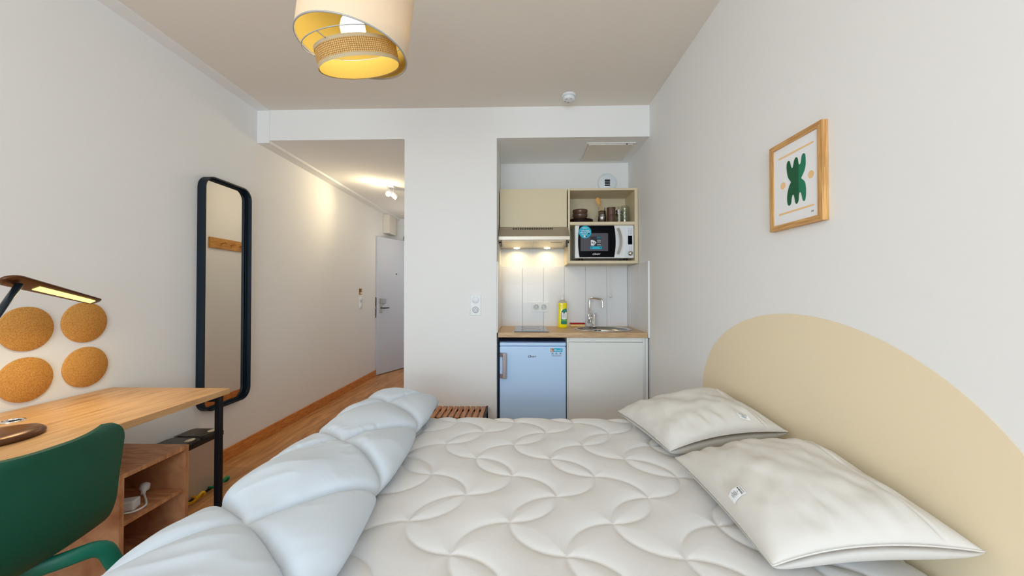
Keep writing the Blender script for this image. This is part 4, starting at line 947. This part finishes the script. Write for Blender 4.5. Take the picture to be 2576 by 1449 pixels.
# pillows
def pillow(name, corners, label, seed, Tu=.092, Td=.068, tagpos=None, seamu=.86):
    A_, B_, C_, D_2 = [Vector(c) for c in corners]       # A inner-far, B wall-far, C wall-near, D inner-near
    nrm = (B_-A_).cross(D_2-A_); 
    if nrm.z < 0: nrm = -nrm
    nrm.normalize()
    n_ = np.array(nrm)
    def surf(u, v, side, off=0):
        u = np.asarray(u, float); v = np.asarray(v, float)
        uu = 2*u-1; vv = 2*v-1
        pin = .055*(1-vv**2)*np.sign(uu)*np.abs(uu)**3; piv = .045*(1-uu**2)*np.sign(vv)*np.abs(vv)**3
        u2 = (uu-pin*1.0+1)/2; v2 = (vv-piv+1)/2
        P = (np.outer((1-u2)*(1-v2), A_)+np.outer(u2*(1-v2), B_)+np.outer(u2*v2, C_)+np.outer((1-u2)*v2, D_2))
        th_ = (np.clip(1-np.abs(uu)**2.6, 0, 1)**.55)*(np.clip(1-np.abs(vv)**2.6, 0, 1)**.55)
        if side < 0: th_ = (np.clip(1-np.abs(uu)**4.0, 0, 1)**.36)*(np.clip(1-np.abs(vv)**4.0, 0, 1)**.36)
        T_ = Tu if side > 0 else -Td
        h = T_*th_
        if side > 0:
            edge = np.clip((np.abs(vv)-.15)/.85, 0, 1)
            wr = .010*edge*np.sin((uu*11+1.5*vnoise(uu*3+seed, vv*2))*2.0+3*vnoise(uu*2+seed, vv*1.5+5))*np.exp(-((np.abs(vv)-.72)/.3)**2)
            wr = wr*np.clip(vnoise(uu*3+seed*2, vv*2)+.45, 0, 1)
            wr += .016*vnoise(uu*2.5+seed, vv*2.5)+.008*vnoise(uu*6+seed, vv*5+3)
            wr += .011*(.5-np.abs(vnoise(uu*7+2*vv+seed, vv*2.2+uu*1.5)))*np.clip(vnoise(uu*1.7+seed*3, vv*1.7)+.55, 0, 1)+.005*(.5-np.abs(vnoise(uu*15+5*vv+seed, vv*4)))*edge
            gr_ = -.006*np.exp(-((u-seamu)/.010)**2)
            h = h+(wr*np.clip(th_*1.4, 0, 1)+gr_*np.clip(th_*3, 0, 1))
        P = P+np.outer(.022*np.clip(vv, 0, 1)**4*(1-uu**2)+h+off, n_)
        P[:, 2] = np.where(P[:, 0] < .97, np.maximum(P[:, 2], .549), P[:, 2]); P[:, 0] = np.minimum(P[:, 0], 1.002)
        return P
    r = thing(name, label, 'pillow', tuple((A_+B_+C_+D_2)/4-nrm*Td), 'white bed pillows')
    n1 = 110
    q = .5-.5*np.cos(np.linspace(0, PI, n1)); q = .65*q+.35*np.linspace(0, 1, n1)
    U, V = np.meshgrid(q, q, indexing='ij')
    mbp = MB()
    mbp.grid(surf(U.ravel(), V.ravel(), 1).reshape(n1, n1, 3)); mbp.grid(surf(U.ravel(), V.ravel(), -1).reshape(n1, n1, 3))
    case = obj('cushion', mbp, M['pillow'], r)
    bm = bmesh.new(); bm.from_mesh(case.data); bmesh.ops.remove_doubles(bm, verts=bm.verts, dist=.0005); bm.to_mesh(case.data); bm.free()
    for p in case.data.polygons: p.use_smooth = True
    # piping around the rim
    e = np.linspace(0, 1, 50); ring_u = np.concatenate([e, np.ones(50), e[::-1], np.zeros(50)]); ring_v = np.concatenate([np.zeros(50), e, np.ones(50), e[::-1]])
    pr = surf(ring_u, ring_v, 1); keep = [pr[0]]
    for p in pr[1:]:
        if np.linalg.norm(p-keep[-1]) > .004: keep.append(p)
    obj('seam_piping', MB().tube([tuple(p) for p in keep[:-1]], .0022, 6, closed=True), M['pillow'], r)
    (u0, v0, du, dv, rot) = tagpos
    def tg(a, b, off):     # a,b in 0..1 over the tag
        ca, sa = math.cos(rot), math.sin(rot); x_ = (a-.5)*du; y_ = (b-.5)*dv
        return surf(np.atleast_1d(u0+ca*x_-sa*y_), np.atleast_1d(v0+sa*x_+ca*y_), 1, off)[0]
    def patch(a0, a1, b0, b1, off, m_, mb, n=5):
        G = np.array([[tg(a0+(a1-a0)*i/n, b0+(b1-b0)*j/n, off) for j in range(n+1)] for i in range(n+1)]); mb.grid(G, m=m_, smooth=True)
    tb = MB(); patch(0, 1, 0, 1, .0030, M['paper'], tb, 8); ct = obj('care_label', tb, None, r, label='white care label with small print')
    tb = MB(); lines = [(.08, .115, .12, .88), (.40, .425, .42, .62), (.50, .525, .30, .62), (.56, .585, .25, .80), (.62, .645, .28, .72), (.68, .705, .36, .70), (.74, .765, .22, .85), (.82, .85, .36, .72)]
    for b0, b1, a0, a1 in lines: patch(b0, b1, a0, a1, .0042, M['greyink'], tb, 6)
    for k in range(6): patch(.20, .30, .10+.135*k, .19+.135*k, .0042, M['ink'] if k % 2 else M['greyink'], tb, 2)
    obj('label_print', tb, None, ct)
    return r
pillow('pillow', [(.50, 2.03, .60), (.965, 1.93, .735), (.972, 1.44, .71), (.585, 1.545, .592)], 'white pillow farther from the camera, nearer the kitchenette', 3, tagpos=(.75, .91, .062, .075, 1.79))
pillow('pillow', [(.575, 1.465, .60), (.965, 1.31, .725), (.985, .85, .668), (.575, .905, .592)], 'large white pillow nearest the camera, lapping over the other', 11, tagpos=(.085, .65, .095, .070, 3.24))

# duvet folded over the bed foot
y0d, y1d = .46, 2.215; ND, NS = 420, 200
ctrl = [(-.50, .552), (-.462, .575), (-.468, .612), (-.52, .635), (-.62, .650), (-.72, .655), (-.81, .640), (-.875, .595), (-.915, .52), (-.93, .42), (-.93, .30), (-.915, .25), (-.90, .30), (-.895, .42), (-.885, .50), (-.85, .552), (-.70, .550), (-.58, .549)]
cs = closed_spline([(a, b) for a, b in ctrl], 16); cs = np.array(cs)
sg_ = np.r_[0, np.cumsum(np.linalg.norm(np.diff(np.r_[cs, cs[:1]], axis=0), axis=1))]; tot = sg_[-1]
su = np.linspace(0, tot, NS, endpoint=False)
cx_ = np.interp(su, sg_, np.r_[cs[:, 0], cs[0, 0]]); cz_ = np.interp(su, sg_, np.r_[cs[:, 1], cs[0, 1]])
tx_ = np.roll(cx_, -1)-np.roll(cx_, 1); tz_ = np.roll(cz_, -1)-np.roll(cz_, 1); ln = np.hypot(tx_, tz_); nxn, nzn = tz_/ln, -tx_/ln
if nzn[np.argmax(cz_)] < 0: nxn, nzn = -nxn, -nzn
smid = su[np.argmin(np.abs(cx_+.685)+(cz_ < .6)*9)]
yv = np.linspace(y0d, y1d, ND); YG, SG = np.meshgrid(yv, su-smid, indexing='ij')
a_ = SG/.54; b_ = (YG-1.452+.03*np.sin(SG*6))/.515
Uq = a_+b_; Vq = a_-b_
wob = .06*vnoise(YG*4, SG*4)
su_, sv_ = np.abs(np.sin(PI*(Uq+wob))), np.abs(np.sin(PI*(Vq-wob)))
sm_ = lambda q: .55*(1-np.exp(-q/.10))+.45*q**.8
pq = sm_(su_)*sm_(sv_)
outer_m = np.clip((cz_-.56)/.04, 0, 1)*1.0; outer_m = np.maximum(outer_m, (cx_ < -.895)*np.clip((cz_-.27)/.1, 0, 1))
dU = np.abs((Uq+.5) % 1-.5); dV = np.abs((Vq+.5) % 1-.5); dn_ = np.hypot(dU, dV)
wu = vnoise(YG*5+3, SG*5)*2.5; gath = np.exp(-((np.minimum(dU, dV)-.07)/.07)**2)*np.clip(vnoise(YG*4+9, SG*4)*2.2+.35, 0, 1)
ridge = lambda q: 1-2*np.abs(q)*1.0
along = np.where(dU < dV, Vq, Uq); across = np.where(dU < dV, Uq, Vq)
wrk = .007*gath*ridge(vnoise(along*24+wu, across*4+7))*np.clip((dn_-.06)/.2, 0, 1)
wrk += .014*vnoise(YG*7, SG*7+4)+.006*ridge(vnoise(YG*14+SG*10, SG*7-YG*4+4))*np.clip(vnoise(YG*3+30, SG*3)+.5, 0, 1)
dsp = (.054*pq-.014+wrk)*outer_m[None, :]
# rounding towards the two ends
qe = np.clip((y1d-yv)/.075, 0, 1); qe2 = np.clip((yv-y0d)/.12, 0, 1); sc_ = np.sqrt(np.clip(1-(1-qe)**2, 0, 1))*np.sqrt(np.clip(1-(1-qe2)**2, 0, 1)); sc_ = .06+.94*sc_
ctrx = -.70; ctrz = .5515
endlift = sc_[:, None]
# a slow sideways drift along the bed
drift = .035*np.sin((yv-.5)*1.4)[:, None]*0 + (.0+.035*np.clip((1.2-yv)/.7, -1.2, 1))[:, None]*np.clip((cx_+.75)/.25, 0, 1)[None, :]
lowm = (cz_ < .553)
Xd = cx_[None, :]+dsp*nxn[None, :]+drift; Zd = cz_[None, :]+dsp*nzn[None, :]
Xd = ctrx+(Xd-ctrx)*(.25+.75*endlift) if False else Xd
hgt = np.clip(Zd-ctrz, 0, None); Zd = np.where(Zd > ctrz, ctrz+hgt*endlift, Zd)
Xd = np.where(Zd < mz+.0, np.minimum(Xd, mx0-.004), Xd); inb = (Xd > mx0-.003)
Zd = np.where(inb & (Zd < mz+.008), mz+.008, Zd)
dv = MB().grid(np.stack([Xd, np.broadcast_to(YG, Xd.shape), Zd], -1), wrapv=True)
for i_ in (0, ND-1): dv.add([(Xd[i_, k], yv[i_], Zd[i_, k]) for k in range(NS)], [list(range(NS))], True)
tag(obj('duvet', dv, M['duvet']), 'white quilted duvet folded along the foot of the bed', 'duvet')
